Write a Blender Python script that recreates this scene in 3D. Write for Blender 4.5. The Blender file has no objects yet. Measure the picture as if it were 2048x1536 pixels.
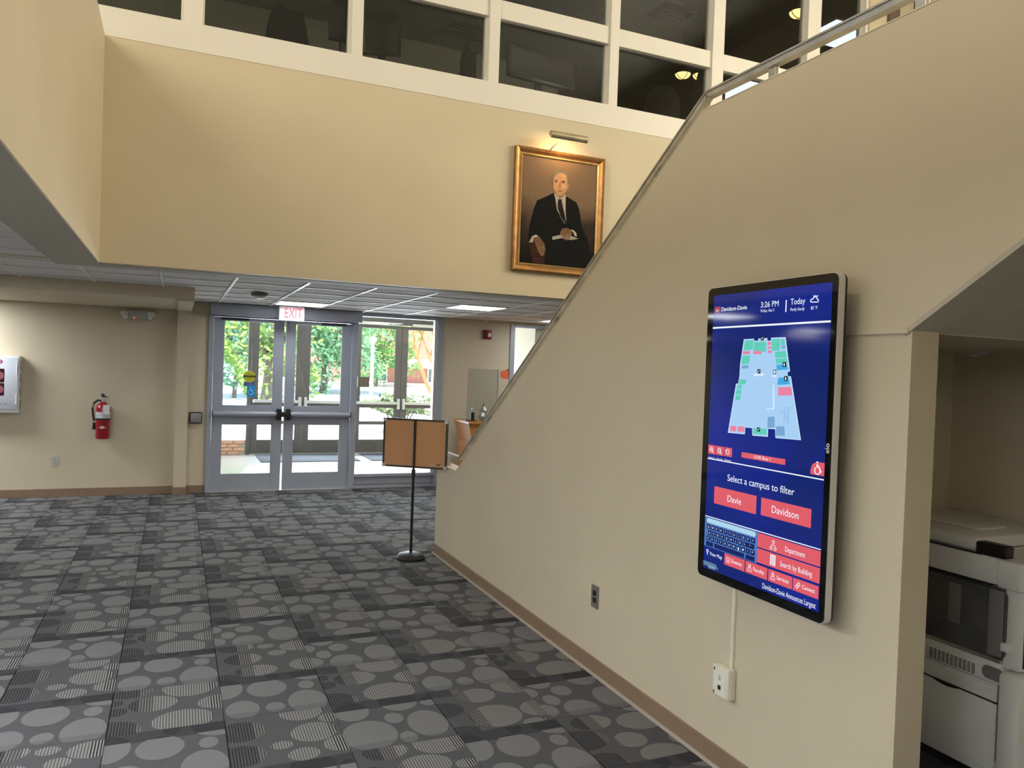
import bpy, bmesh, math, random
from mathutils import Vector, Matrix
random.seed(11)
S = bpy.context.scene
COL = S.collection

# ------------------------------------------------------------------ camera
YAW, PITCH, ROLL, F, H = 0.411414, -0.017543, -0.035944, 1541.07, 1.71
def cam_basis():
    cy, sy, cp, sp = math.cos(YAW), math.sin(YAW), math.cos(PITCH), math.sin(PITCH)
    f = Vector((sy*cp, cy*cp, sp)); r = Vector((cy, -sy, 0)); d = f.cross(r)
    cr, sr = math.cos(ROLL), math.sin(ROLL)
    return cr*r + sr*d, -sr*r + cr*d, f
CR, CD, CF = cam_basis()
cam = bpy.data.objects.new('camera', bpy.data.cameras.new('camera'))
COL.objects.link(cam)
cam.data.sensor_width = 36.0; cam.data.lens = F/2048*36; cam.data.clip_start = 0.05; cam.data.clip_end = 500
M4 = Matrix((CR, -CD, -CF)).transposed().to_4x4(); M4.translation = (0, 0, H)
cam.matrix_world = M4
S.camera = cam
def ray(x, y): return CR*((x-1024)/F) + CD*((y-768)/F) + CF
def on(px, ax, v):                       # photo measurement -> point on a plane of the building
    d = ray(*px); o = Vector((0, 0, H)); t = (v-o[ax])/d[ax]; return o + d*t
def onX(px, v): return on(px, 0, v)
def onY(px, v): return on(px, 1, v)
def onZ(px, v): return on(px, 2, v)
def crop(ox, oy, s, a, b): return (ox+a/s, oy+b/s)

# ------------------------------------------------------------------ world, lights, exposure
S.view_settings.view_transform = 'Standard'
S.view_settings.look = 'None'
S.view_settings.exposure = 0.0
S.view_settings.gamma = 1.0
S.view_settings.use_curve_mapping = False
W = bpy.data.worlds.new('sky'); S.world = W; W.use_nodes = True
nt = W.node_tree
sky = nt.nodes.new('ShaderNodeTexSky'); sky.sky_type = 'NISHITA'; sky.sun_disc = False
sky.sun_elevation = math.radians(52); sky.sun_rotation = math.radians(200)
bg = nt.nodes['Background']; nt.links.new(sky.outputs[0], bg.inputs[0]); bg.inputs[1].default_value = 0.65
def area(name, loc, rot, sx, sy, power, col):
    l = bpy.data.lights.new(name, 'AREA'); l.shape = 'RECTANGLE'; l.size = sx; l.size_y = sy
    l.energy = power; l.color = col
    o = bpy.data.objects.new(name, l); COL.objects.link(o); o.location = loc
    o.rotation_euler = rot; return o
sun = bpy.data.lights.new('sun', 'SUN'); sun.energy = 12.0; sun.angle = 0.01; sun.color = (1, .96, .9)
so = bpy.data.objects.new('sun', sun); COL.objects.link(so)
so.rotation_euler = Vector((0.35, 0.45, -1.0)).to_track_quat('-Z', 'Y').to_euler()
def aim(v): return Vector(v).to_track_quat('-Z', 'Y').to_euler()
area('gallery_daylight', (-4.2, 1.4, 7.3), aim((1.0, .0, -.8)), 2.2, 6.0, 680, (1.0, .91, .69))
area('parapet_fill', (8.7, 1.7, 5.2), aim((-1.0, .0, -.12)), 5.0, 2.0, 450, (1.0, .91, .69))  # added fill lamp that brightens the left parapet; no window is built there
area('entrance_daylight', (3.0, 14.6, 1.3), aim((-.12, -1, .06)), 3.6, 1.9, 260, (.78, .88, 1.0))

# ------------------------------------------------------------------ materials
def lin(c):
    return tuple((v/255/12.92 if v/255 <= .04045 else ((v/255+.055)/1.055)**2.4) for v in c)
def mat(name, col, rough=.6, metal=0., var=0., scale=8., bump=0., bscale=120., emit=None, estr=0., spec=.5, coat=0.):
    m = bpy.data.materials.new(name); m.use_nodes = True
    n = m.node_tree.nodes; l = m.node_tree.links; p = n['Principled BSDF']
    c = (*col, 1)
    p.inputs['Base Color'].default_value = c; p.inputs['Roughness'].default_value = rough
    p.inputs['Metallic'].default_value = metal; p.inputs['Specular IOR Level'].default_value = spec
    p.inputs['Coat Weight'].default_value = coat
    tc = n.new('ShaderNodeTexCoord')
    if var > 0:
        t = n.new('ShaderNodeTexNoise'); t.inputs['Scale'].default_value = scale; t.inputs['Detail'].default_value = 4
        l.new(tc.outputs['Object'], t.inputs['Vector'])
        r = n.new('ShaderNodeValToRGB')
        r.color_ramp.elements[0].position = .3; r.color_ramp.elements[1].position = .7
        r.color_ramp.elements[0].color = tuple(v*(1-var) for v in col)+(1,)
        r.color_ramp.elements[1].color = tuple(min(1, v*(1+var)) for v in col)+(1,)
        l.new(t.outputs['Fac'], r.inputs[0]); l.new(r.outputs[0], p.inputs['Base Color'])
    if bump > 0:
        t2 = n.new('ShaderNodeTexNoise'); t2.inputs['Scale'].default_value = bscale; t2.inputs['Detail'].default_value = 3
        l.new(tc.outputs['Object'], t2.inputs['Vector'])
        b = n.new('ShaderNodeBump'); b.inputs['Strength'].default_value = bump; b.inputs['Distance'].default_value = .003
        l.new(t2.outputs['Fac'], b.inputs['Height']); l.new(b.outputs[0], p.inputs['Normal'])
    if emit is not None:
        p.inputs['Emission Color'].default_value = (*emit, 1); p.inputs['Emission Strength'].default_value = estr
    return m
def glass(name, tint=(1, 1, 1), rough=.0, refl=1.0):
    m = bpy.data.materials.new(name); m.use_nodes = True
    n = m.node_tree.nodes; l = m.node_tree.links
    n.remove(n['Principled BSDF'])
    tr = n.new('ShaderNodeBsdfTransparent'); tr.inputs[0].default_value = (*tint, 1)
    gl = n.new('ShaderNodeBsdfGlossy'); gl.inputs['Roughness'].default_value = rough
    fr = n.new('ShaderNodeFresnel'); ge = n.new('ShaderNodeNewGeometry')
    io = n.new('ShaderNodeMath'); io.operation = 'MULTIPLY_ADD'; io.inputs[1].default_value = 1/1.45-1.45; io.inputs[2].default_value = 1.45
    l.new(ge.outputs['Backfacing'], io.inputs[0]); l.new(io.outputs[0], fr.inputs[0])   # same reflectance on both faces of a pane
    mu = n.new('ShaderNodeMath'); mu.operation = 'MULTIPLY'; mu.inputs[1].default_value = refl
    mx = n.new('ShaderNodeMixShader')
    l.new(fr.outputs[0], mu.inputs[0]); l.new(mu.outputs[0], mx.inputs[0])
    l.new(tr.outputs[0], mx.inputs[1]); l.new(gl.outputs[0], mx.inputs[2])
    l.new(mx.outputs[0], n['Material Output'].inputs[0])
    return m
def brickmat(name, c1, c2, mortar, scale=4.0):
    m = mat(name, c1, .85); n = m.node_tree.nodes; l = m.node_tree.links
    b = n.new('ShaderNodeTexBrick'); b.inputs['Scale'].default_value = scale
    b.inputs['Color1'].default_value = (*c1, 1); b.inputs['Color2'].default_value = (*c2, 1); b.inputs['Mortar'].default_value = (*mortar, 1)
    b.inputs['Mortar Size'].default_value = .02
    tc = n.new('ShaderNodeTexCoord'); mp = n.new('ShaderNodeMapping'); mp.inputs['Rotation'].default_value = (math.pi/2, 0, 0)
    l.new(tc.outputs['Object'], mp.inputs[0]); l.new(mp.outputs[0], b.inputs['Vector'])
    l.new(b.outputs[0], n['Principled BSDF'].inputs['Base Color']); return m

WALLC = (.64, .56, .415)
M = {}
M['wall'] = mat('beige_wall_paint', WALLC, .55, var=.03, scale=1.5, bump=.06, bscale=260)
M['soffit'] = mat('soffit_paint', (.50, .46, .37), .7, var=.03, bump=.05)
M['white'] = mat('white_trim_paint', (.80, .77, .73), .45, var=.02, scale=2)
M['base'] = mat('brown_vinyl_base', lin((140, 116, 96)), .5, var=.05, scale=3)
M['ceil'] = mat('ceiling_tile', (.82, .79, .77), .9, var=.10, scale=30, bump=.5, bscale=160)
M['tee'] = mat('white_ceiling_tee', (.86, .85, .82), .4, var=.02)
M['alu'] = mat('aluminium_daylight_tint', (.38, .41, .49), .42, .2, var=.04, scale=5)  # blue cast of the door daylight is put into the base colour
M['bronze'] = mat('dark_bronze_aluminium', (.13, .12, .115), .45, .3, var=.06, scale=4)
M['steel'] = mat('brushed_steel', (.60, .59, .56), .35, .8, var=.06, scale=14)
M['satin'] = mat('satin_steel_bar', (.72, .72, .70), .3, .7, var=.04)
M['black'] = mat('black_plastic', (.012, .012, .013), .35, var=.1, scale=20)
M['dark'] = mat('dark_fabric', (.02, .021, .024), .8, var=.2, scale=40, bump=.2)
M['glass'] = glass('clear_glass', (.95, .97, .96))
M['plexi'] = glass('acrylic_shield', (.86, .90, .92), .02, 1.2)
M['officeglass'] = glass('office_window_glass', (.78, .80, .80), .0, 1.0)
M['concrete'] = mat('pale_concrete', (.78, .76, .72), .8, var=.06, scale=.6)
M['vtile'] = mat('pale_vestibule_tile', (.62, .60, .57), .18, var=.05, scale=2)
M['mat'] = mat('dark_entrance_mat', (.10, .105, .12), .95, var=.2, scale=60, bump=.5)
M['red'] = mat('red_enamel', (.32, .006, .012), .3, var=.08, scale=6, coat=.4)
M['darkred'] = mat('dark_red_plastic', (.22, .008, .012), .35, var=.06)
M['whitep'] = mat('white_plastic', (.80, .81, .82), .4, var=.02)
M['greyp'] = mat('pale_grey_plastic', (.50, .51, .49), .5, var=.04, scale=6)
M['ivory'] = mat('ivory_plastic', (.78, .74, .60), .4, var=.03)
M['light'] = mat('lit_diffuser', (.9, .9, .9), .5, emit=(.97, .99, 1.0), estr=15.0)
M['light_lobby'] = mat('lit_lobby_diffuser', (.9, .9, .9), .5, emit=(.94, .985, 1.02), estr=34.0)
M['cork'] = mat('tan_cork', lin((196, 148, 106)), .85, var=.10, scale=180, bump=.3, bscale=300)
M['wood'] = mat('orange_maple', lin((186, 124, 66)), .35, var=.15, scale=5)

# ------------------------------------------------------------------ mesh building
ORG = {}
class MB:
    def __init__(s): s.v = []; s.f = []
    def add(s, vs, fs):
        b = len(s.v); s.v += [Vector(v) for v in vs]; s.f += [tuple(i+b for i in f) for f in fs]; return s
    def box(s, x0, x1, y0, y1, z0, z1):
        return s.add([(x0,y0,z0),(x1,y0,z0),(x1,y1,z0),(x0,y1,z0),(x0,y0,z1),(x1,y0,z1),(x1,y1,z1),(x0,y1,z1)],
                     [(0,3,2,1),(4,5,6,7),(0,1,5,4),(1,2,6,5),(2,3,7,6),(3,0,4,7)])
    def bbox(s, x0, x1, y0, y1, z0, z1, r=.005, seg=2):      # box with bevelled edges
        bm = bmesh.new(); bmesh.ops.create_cube(bm, size=1)
        for v in bm.verts: v.co = Vector(((x0+x1)/2+v.co.x*(x1-x0), (y0+y1)/2+v.co.y*(y1-y0), (z0+z1)/2+v.co.z*(z1-z0)))
        r = min(r, .45*min(abs(x1-x0), abs(y1-y0), abs(z1-z0)))
        bmesh.ops.bevel(bm, geom=bm.edges[:], offset=r, segments=seg, affect='EDGES', profile=.5)
        bm.verts.index_update()
        s.add([v.co.copy() for v in bm.verts], [tuple(v.index for v in f.verts) for f in bm.faces]); bm.free(); return s
    def prism(s, pts, d):                                    # polygon pts (3D) extruded by vector d
        n = len(pts); d = Vector(d); a = [Vector(p) for p in pts]
        nrm = Vector((0,0,0))
        for i in range(n): nrm += a[i].cross(a[(i+1) % n])
        if nrm.dot(d) > 0: a.reverse()
        vs = a + [p+d for p in a]
        fs = [tuple(range(n)), tuple(range(2*n-1, n-1, -1))] + [(i, i+n, (i+1) % n+n, (i+1) % n) for i in range(n)]
        return s.add(vs, fs)
    def rrect(s, c, u, w, hu, hw, r, d, seg=5):              # rounded rectangle slab: centre, axes, half sizes, depth vector
        c, u, w = Vector(c), Vector(u), Vector(w); pts = []
        for sx, sy, a0 in ((1,1,0),(-1,1,90),(-1,-1,180),(1,-1,270)):
            for k in range(seg+1):
                a = math.radians(a0+90*k/seg)
                pts.append(c+u*(sx*(hu-r)+r*math.cos(a))+w*(sy*(hw-r)+r*math.sin(a)))
        return s.prism(pts, d)
    def cyl(s, a, b, r0, r1=None, n=16):
        a, b = Vector(a), Vector(b); r1 = r0 if r1 is None else r1
        ax = (b-a).normalized(); t = Vector((0,0,1)) if abs(ax.z) < .9 else Vector((1,0,0))
        u = ax.cross(t).normalized(); w = ax.cross(u)
        vs = [a+(u*math.cos(2*math.pi*i/n)+w*math.sin(2*math.pi*i/n))*r0 for i in range(n)] + \
             [b+(u*math.cos(2*math.pi*i/n)+w*math.sin(2*math.pi*i/n))*r1 for i in range(n)]
        return s.add(vs, [(i,(i+1)%n,(i+1)%n+n,i+n) for i in range(n)]+[tuple(range(n-1,-1,-1)), tuple(range(n,2*n))])
    def tube(s, pts, r, n=8):
        pts = [Vector(p) for p in pts]; rings = []; rs = r if isinstance(r, (list, tuple)) else [r]*len(pts)
        up = Vector((0,0,1))
        for i, p in enumerate(pts):
            d = (pts[min(i+1, len(pts)-1)]-pts[max(i-1, 0)]).normalized()
            t = up if abs(d.z) < .95 else Vector((1,0,0))
            u = d.cross(t).normalized(); w = d.cross(u)
            rings.append([p+(u*math.cos(2*math.pi*k/n)+w*math.sin(2*math.pi*k/n))*rs[i] for k in range(n)])
        vs = [v for q in rings for v in q]; fs = []
        for i in range(len(pts)-1):
            for k in range(n): fs.append((i*n+k, i*n+(k+1)%n, (i+1)*n+(k+1)%n, (i+1)*n+k))
        fs += [tuple(range(n-1,-1,-1)), tuple(range((len(pts)-1)*n, len(pts)*n))]
        return s.add(vs, fs)
    def lathe(s, c, prof, n=24, ax=2):                       # prof: (radius, height)
        c = Vector(c); vs = []; fs = []
        for r, h in prof:
            for k in range(n):
                a = 2*math.pi*k/n; p = [r*math.cos(a), r*math.sin(a), h]
                if ax == 1: p = [p[0], p[2], p[1]]
                if ax == 0: p = [p[2], p[0], p[1]]
                vs.append(c+Vector(p))
        m = len(prof)
        for i in range(m-1):
            for k in range(n): fs.append((i*n+k, i*n+(k+1)%n, (i+1)*n+(k+1)%n, (i+1)*n+k))
        fs += [tuple(range(n-1,-1,-1)), tuple(range((m-1)*n, m*n))]
        return s.add(vs, fs)
    def build(s, name, m, parent=None, smooth=False, origin=None):
        if parent is not None: o0 = ORG[parent.name]
        elif origin is not None: o0 = Vector(origin)
        else:
            xs = [v.x for v in s.v]; ys = [v.y for v in s.v]; zs = [v.z for v in s.v]
            o0 = Vector(((min(xs)+max(xs))/2, (min(ys)+max(ys))/2, min(zs)))
        me = bpy.data.meshes.new(name); me.from_pydata([v-o0 for v in s.v], [], s.f); me.update()
        bm = bmesh.new(); bm.from_mesh(me); bmesh.ops.recalc_face_normals(bm, faces=bm.faces); bm.to_mesh(me); bm.free()
        if smooth:
            for p in me.polygons: p.use_smooth = True
            try: me.set_sharp_from_angle(angle=math.radians(40))
            except Exception: pass
        me.materials.append(M[m] if isinstance(m, str) else m)
        o = bpy.data.objects.new(name, me); COL.objects.link(o)
        if parent is not None: o.parent = parent
        else: o.location = o0
        ORG[o.name] = o0
        return o
def thing(name, loc, label, cat, group=None):
    o = bpy.data.objects.new(name, None); COL.objects.link(o); o.location = loc; o.empty_display_size = .1
    ORG[o.name] = Vector(loc); tag(o, label, cat, group); return o
def tag(o, label, cat, group=None):
    o['label'] = label; o['category'] = cat
    if group: o['group'] = group
    return o
def struct(o, label=None):
    o['kind'] = 'structure'
    if label: o['label'] = label
    return o
def sroot(name, loc, label=None):
    o = bpy.data.objects.new(name, None); COL.objects.link(o); o.location = loc; ORG[o.name] = Vector(loc)
    return struct(o, label)
def box(name, m, x0, x1, y0, y1, z0, z1, parent=None): return MB().box(x0, x1, y0, y1, z0, z1).build(name, m, parent)
def bbox(name, m, x0, x1, y0, y1, z0, z1, parent=None, r=.005): return MB().bbox(x0, x1, y0, y1, z0, z1, r).build(name, m, parent, smooth=True)
def text(name, body, m, parent, org, ux, uy, width=None, height=None, align='CENTER', depth=.0, bold=0.0, font=None):
    """lettering as a mesh; org = anchor (left or centre of the baseline), ux/uy = reading and up directions"""
    cu = bpy.data.curves.new('t', 'FONT'); cu.body = body; cu.size = 1; cu.align_x = 'LEFT'; cu.extrude = depth; cu.offset = bold
    cu.resolution_u = 3
    ob = bpy.data.objects.new('t', cu); COL.objects.link(ob)
    dg = bpy.context.evaluated_depsgraph_get(); me = bpy.data.meshes.new_from_object(ob.evaluated_get(dg))
    bpy.data.objects.remove(ob); bpy.data.curves.remove(cu)
    xs = [v.co.x for v in me.vertices]; ys = [v.co.y for v in me.vertices]
    x0, x1, y1 = min(xs), max(xs), max(ys)
    ky = height/y1 if height else None; kx = width/(x1-x0) if width else ky
    if ky is None: ky = kx
    ux, uy = Vector(ux), Vector(uy); uz = ux.cross(uy); org = Vector(org)-ORG[parent.name]
    off = -(x0+x1)/2 if align == 'CENTER' else -x0
    for v in me.vertices: v.co = org + ux*((v.co.x+off)*kx) + uy*(v.co.y*ky) + uz*v.co.z
    me.materials.append(M[m] if isinstance(m, str) else m); me.name = name
    o = bpy.data.objects.new(name, me); COL.objects.link(o); o.parent = parent; ORG[o.name] = ORG[parent.name]
    return o

# ------------------------------------------------------------------ key planes of the building (metres)
XR, XR2 = 2.22, 2.347          # stair wall
YU = 6.75                      # face of the upper wall
YD = 10.60                     # door wall
YE = 14.87                     # outer doors
XL = -.567                     # parapet on the left
ZC = 2.432                     # lower ceiling
ZP = 4.17                      # top of parapet, underside of white band
XS = 3.684                     # far side wall of the stair

# ================================================================== floor with carpet tiles
floor = sroot('floor', (0, 0, 0), 'carpeted lobby floor')
MB().box(-9, 9, -6, YD+.15, -.2, -.006).build('floor_slab', mat('subfloor', (.12, .12, .12), .9, var=.1), floor)
def carpet(name, seed, soft):
    rnd = random.Random(seed)
    m = bpy.data.materials.new(name); m.use_nodes = True; n = m.node_tree.nodes; l = m.node_tree.links
    p = n['Principled BSDF']; p.inputs['Roughness'].default_value = .95; p.inputs['Specular IOR Level'].default_value = .15
    tc = n.new('ShaderNodeTexCoord'); sep = n.new('ShaderNodeSeparateXYZ'); l.new(tc.outputs['Object'], sep.inputs[0])
    def math_(op, a, b=None, c=None):
        q = n.new('ShaderNodeMath'); q.operation = op
        for i, v in enumerate((a, b, c)):
            if v is None: continue
            if isinstance(v, (int, float)): q.inputs[i].default_value = v
            else: l.new(v, q.inputs[i])
        return q.outputs[0]
    X = sep.outputs[0]
    mask = None
    cells = []
    for tries in range(900):
        big = tries < 120
        rx = rnd.uniform(.10, .145) if big else rnd.uniform(.05, .09); ry = rx*rnd.uniform(.68, .92)
        cx, cy = rnd.uniform(-.25, .25), rnd.uniform(-.25, .25)
        if all(((cx-x2)/(rx+r2+.006))**2+((cy-y2)/(ry+q2+.006))**2 > 1.0 for x2, y2, r2, q2 in cells): cells.append((cx, cy, rx, ry))
        if len(cells) > 7: break
    for cx, cy, rx, ry in cells:
        a = n.new('ShaderNodeVectorMath'); a.operation = 'SUBTRACT'; l.new(tc.outputs['Object'], a.inputs[0]); a.inputs[1].default_value = (cx, cy, 0)
        b = n.new('ShaderNodeVectorMath'); b.operation = 'MULTIPLY'; l.new(a.outputs[0], b.inputs[0]); b.inputs[1].default_value = (1/rx, 1/ry, 0)
        c = n.new('ShaderNodeVectorMath'); c.operation = 'LENGTH'; l.new(b.outputs[0], c.inputs[0])
        e = math_('LESS_THAN', c.outputs['Value'], 1.0)
        mask = e if mask is None else math_('MAXIMUM', mask, e)
    # some seams between neighbouring ellipses stay open: carve two bands
    st = math_('GREATER_THAN', math_('SINE', math_('MULTIPLY', X, 2*math.pi/.0128)), .05)
    def mixc(fac, c1, c2):
        q = n.new('ShaderNodeMix'); q.data_type = 'RGBA'
        l.new(fac, q.inputs[0])
        for i, c in ((6, c1), (7, c2)):
            if isinstance(c, tuple): q.inputs[i].default_value = (*c, 1)
            else: l.new(c, q.inputs[i])
        return q.outputs[2]
    k = .12 if soft else 1.0
    def pair(a, b):
        mid = [(u+v)/2 for u, v in zip(a, b)]
        return tuple(m_+(u-m_)*k for u, m_ in zip(a, mid)), tuple(m_+(u-m_)*k for u, m_ in zip(b, mid))
    ground = (.105, .107, .112)
    D0, D1 = pair((.034, .034, .038), (.10, .10, .105)) if not soft else ((.048, .048, .053), (.048, .048, .053))
    I0, I1 = pair((.070, .069, .066), (.21, .205, .20))
    L0, L1 = pair((.13, .13, .126), (.31, .305, .295)) if not soft else pair((.19, .19, .19), (.23, .23, .23))
    B0, B1 = pair((.03, .03, .034), (.36, .355, .34)) if not soft else ((.17, .17, .175), (.17, .17, .175))
    dark = mixc(st, D0, D1); mid = mixc(st, I0, I1); lig = mixc(st, L0, L1); bw = mixc(st, B0, B1)
    z = mixc(math_('GREATER_THAN', X, -.16 if soft else -.13), dark, lig if soft else mid)
    z = mixc(math_('GREATER_THAN', X, -.15 if soft else -.065), z, lig)
    z = mixc(math_('GREATER_THAN', X, .195), z, bw)
    # the outer strips carry stripes over their full length in the plain orientation
    gz = mixc(math_('LESS_THAN', X, -.15 if soft else -.245), ground, (.066, .067, .072))
    c = mixc(mask, gz, z)
    no = n.new('ShaderNodeTexNoise'); no.inputs['Scale'].default_value = 420; l.new(tc.outputs['Object'], no.inputs['Vector'])
    v = n.new('ShaderNodeMix'); v.data_type = 'RGBA'; v.blend_type = 'MULTIPLY'; v.inputs[0].default_value = .55
    l.new(c, v.inputs[6]); l.new(no.outputs['Fac'], v.inputs[7])
    sc = n.new('ShaderNodeMix'); sc.data_type = 'RGBA'; sc.blend_type = 'MULTIPLY'; sc.inputs[0].default_value = 1
    l.new(v.outputs[2], sc.inputs[6]); sc.inputs[7].default_value = (1.16, 1.16, 1.19, 1)
    l.new(sc.outputs[2], p.inputs['Base Color'])
    bp = n.new('ShaderNodeBump'); bp.inputs['Strength'].default_value = .5; bp.inputs['Distance'].default_value = .002
    l.new(no.outputs['Fac'], bp.inputs['Height']); l.new(bp.outputs[0], p.inputs['Normal'])
    return m
NV = 6
tmesh = {}
for soft in (0, 1):
    for i in range(NV):
        me = bpy.data.meshes.new('carpet_tile')
        g = .2495; t = .006
        vs = [(-g,-g,-t),(g,-g,-t),(g,g,-t),(-g,g,-t),(-g+.002,-g+.002,0),(g-.002,-g+.002,0),(g-.002,g-.002,0),(-g+.002,g-.002,0)]
        me.from_pydata(vs, [], [(0,3,2,1),(4,5,6,7),(0,1,5,4),(1,2,6,5),(2,3,7,6),(3,0,4,7)]); me.update()
        me.materials.append(carpet('carpet_pattern', 100*soft+i+3, soft)); tmesh[(soft, i)] = me
cells = []
for ix in range(-10, 13):
    for iy in range(-3, 22):
        x = ix*.5+.003; y = .10+iy*.5; 
        cells.append((x, y, ix, iy))
def seen(x, y):
    p = Vector((x, y, -H)); zc_ = p.dot(CF)
    if zc_ < .3: return False
    u, v = F*p.dot(CR)/zc_+1024, F*p.dot(CD)/zc_+768
    return -330 < u < 2300 and v < 1900 and not (x > XR+.3 and y > 2.6 and y < 6.6)
cells = [c for c in cells if c[1] < YD+.2]
vis = sorted([c for c in cells if seen(c[0], c[1])], key=lambda c: math.hypot(c[0], c[1]))[:300]
vs_ = set(vis); rest = [c for c in cells if c not in vs_]
for x, y, ix, iy in vis:
    soft = 0 if (ix+iy) % 2 == 0 else 1
    o = bpy.data.objects.new('carpet_tile', tmesh[(soft, (ix*7+iy*3+ix*iy) % NV)])
    COL.objects.link(o); o.parent = floor; o.location = (x, y, 0)
    o.rotation_euler = (0, 0, -math.pi/2 if soft else 0)
mb = MB()
for x, y, ix, iy in rest: mb.box(x-.2495, x+.2495, y-.2495, y+.2495, -.006, 0)
o = mb.build('carpet_tiles_beyond', mat('carpet_plain', (.14, .14, .145), .95, var=.5, scale=5), floor); o['kind'] = 'stuff'

# ================================================================== door wall
def wall(name, *boxes, m='wall', label=None):
    mb = MB()
    for b in boxes: mb.box(*b)
    return struct(mb.build(name, m), label)
wall('wall_back', (-9, .37, YD, YD+.15, -.2, 2.7), (.37, 3.52, YD, YD+.15, 2.445, 2.7), (3.52, 4.566, YD, YD+.15, 0, 2.7),
     (4.566, 6.6, YD, YD+.15, 2.40, 2.7), (4.566, 6.6, YD, YD+.15, 0, .75), (6.6, 9, YD, YD+.15, 0, 2.7), label='beige wall around the entrance doors')
wall('wall_bulkhead', (-9, .155, 8.55, YD, 2.317, 2.60), label='dropped bulkhead over the left wall')
wall('wall_pilaster', (.0, .148, 10.47, YD, 0, 2.317), (.0, .155, 8.56, 10.47, 2.295, 2.317), label='slim pilaster left of the entrance')
def baseb(name, x0, x1, y0, y1, h=.10):
    return struct(MB().bbox(x0, x1, y0, y1, 0, h, .004).build(name, 'base'))
baseb('baseboard_back', -9, -.0, YD-.012, YD)
baseb('baseboard_pilaster', -.012, .16, 10.458, 10.47)
baseb('baseboard_entrance', .148, .37, YD-.012, YD)
baseb('baseboard_right', 3.52, 9, YD-.012, YD)

# ================================================================== lower ceiling: tiles and tees
ceil = sroot('ceiling', (0, 8, ZC), 'low suspended grid ceiling')
PX, PY, G = .47, 8.20, .61
tile = bpy.data.meshes.new('ceiling_tile')
def tilemesh():
    mb = MB(); g = G/2-.006; e = .014
    for y0, y1 in ((-g, -.003), (.003, g)):
        mb.add([(-g,y0,.012),(g,y0,.012),(g,y1,.012),(-g,y1,.012),(-g+e,y0+e*.6,0),(g-e,y0+e*.6,0),(g-e,y1-e*.6,0),(-g+e,y1-e*.6,0)],
               [(0,1,2,3),(4,7,6,5),(0,4,5,1),(1,5,6,2),(2,6,7,3),(3,7,4,0)])
    return mb
q = tilemesh(); tile.from_pydata(q.v, [], q.f); tile.update(); tile.materials.append(M['ceil'])
TROF = [(1.08, 9.42), (2.91, 8.20), (4.74, 9.42)]
tc_cells = []; far_cells = []
for i in range(-16, 13):
    for j in range(-22, 4):
        x0, y0 = PX+i*G, PY+j*G
        back = y0 >= YU-.1 and x0 > -.95
        left = x0+G <= -.70
        if not (back or left): continue
        if back and y0 < 6.9 and x0 > -.95: pass
        if x0+G > 7.5: continue
        cx, cy = x0+G/2, y0+G/2
        if cx < .155 and cy > 8.55: continue
        tc_cells.append((cx, cy, i, j))
LT = [(-4, -2), (-8, 0), (-5, -9), (-5, -12), (-5, -15), (-5, -18), (-9, -11), (-9, -17), (-4, -8), (-4, -10), (-4, -12), (-4, -14), (-4, -16)]     # left lobby troffer cells; those after the first two are added fill
lt_xy = [(PX+i*G, PY+j*G) for i, j in LT]
tro_cells = {(round((x-PX)/G), round((y-PY)/G)) for x, y in TROF} | set(LT)
for cx, cy, i, j in tc_cells:
    if (i, j) in tro_cells: continue
    o = bpy.data.objects.new('ceiling_tile', tile)
    if cx < -4 and cy < 4: continue
    if cy < 2.2: continue
    COL.objects.link(o); o.parent = ceil; o.location = (cx-0, cy-8, .006)
# tee bars
for i in range(-2, 13):
    x = PX+i*G
    y0 = YU+.34
    y1 = YD if x > .155 else 8.55
    MB().box(x-.012, x+.012, y0, y1, ZC-.004, ZC+.03).build('ceiling_tee', 'tee', ceil)
for i in range(-16, -2):
    x = PX+i*G
    MB().box(x-.012, x+.012, -5, 8.55, ZC-.004, ZC+.03).build('ceiling_tee', 'tee', ceil)
for j in range(-22, 4):
    y = PY+j*G
    x0 = -8 if y < 8.5 else .155
    x1 = 7.4 if y > YU+.3 else -.90
    MB().box(x0, x1, y-.010, y+.010, ZC-.003, ZC+.03).build('ceiling_tee', 'tee', ceil)
MB().box(-9, 9, YU+.3, YD+.15, ZC+.10, ZC+.12).box(-9, -.7, -6, YU+.3, ZC+.10, ZC+.12).build('ceiling_deck', 'soffit', ceil)
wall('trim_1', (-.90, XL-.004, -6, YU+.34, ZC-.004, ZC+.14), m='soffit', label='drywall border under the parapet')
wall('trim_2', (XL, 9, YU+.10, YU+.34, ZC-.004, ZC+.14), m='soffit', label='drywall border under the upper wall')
def troffer(x, y, label, ZC=ZC, lm='light'):
    t = thing('troffer_light', (x+G/2, y+G/2, ZC), label, 'ceiling light', 'square ceiling troffers')
    mb = MB(); w = .02; a, b = x+.012, x+G-.012; c, d = y+.012, y+G-.012
    for r in ((a, b, c, c+w), (a, b, d-w, d), (a, a+w, c+w, d-w), (b-w, b, c+w, d-w)): mb.box(*r, ZC-.006, ZC+.02)
    mb.build('frame', 'tee', t)
    MB().box(a+w, b-w, c+w, d-w, ZC-.002, ZC+.012).build('diffuser', lm, t)
troffer(-2.78, 9.72, 'square lit troffer in the bulkhead over the white cabinet, outside the photograph', 2.317, 'light_lobby')
troffer(-3.45, 9.72, 'added unseen lit troffer at the far end of the bulkhead, brightening the left wall', 2.317, 'light_lobby')  # second bulkhead panel, added to brighten the left wall
troffer(*TROF[0], 'square lit troffer behind the exit sign')
troffer(*TROF[1], 'square lit troffer nearest the fire alarm')
troffer(*TROF[2], 'square lit troffer peeking past the stair rail by the side window')
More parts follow.
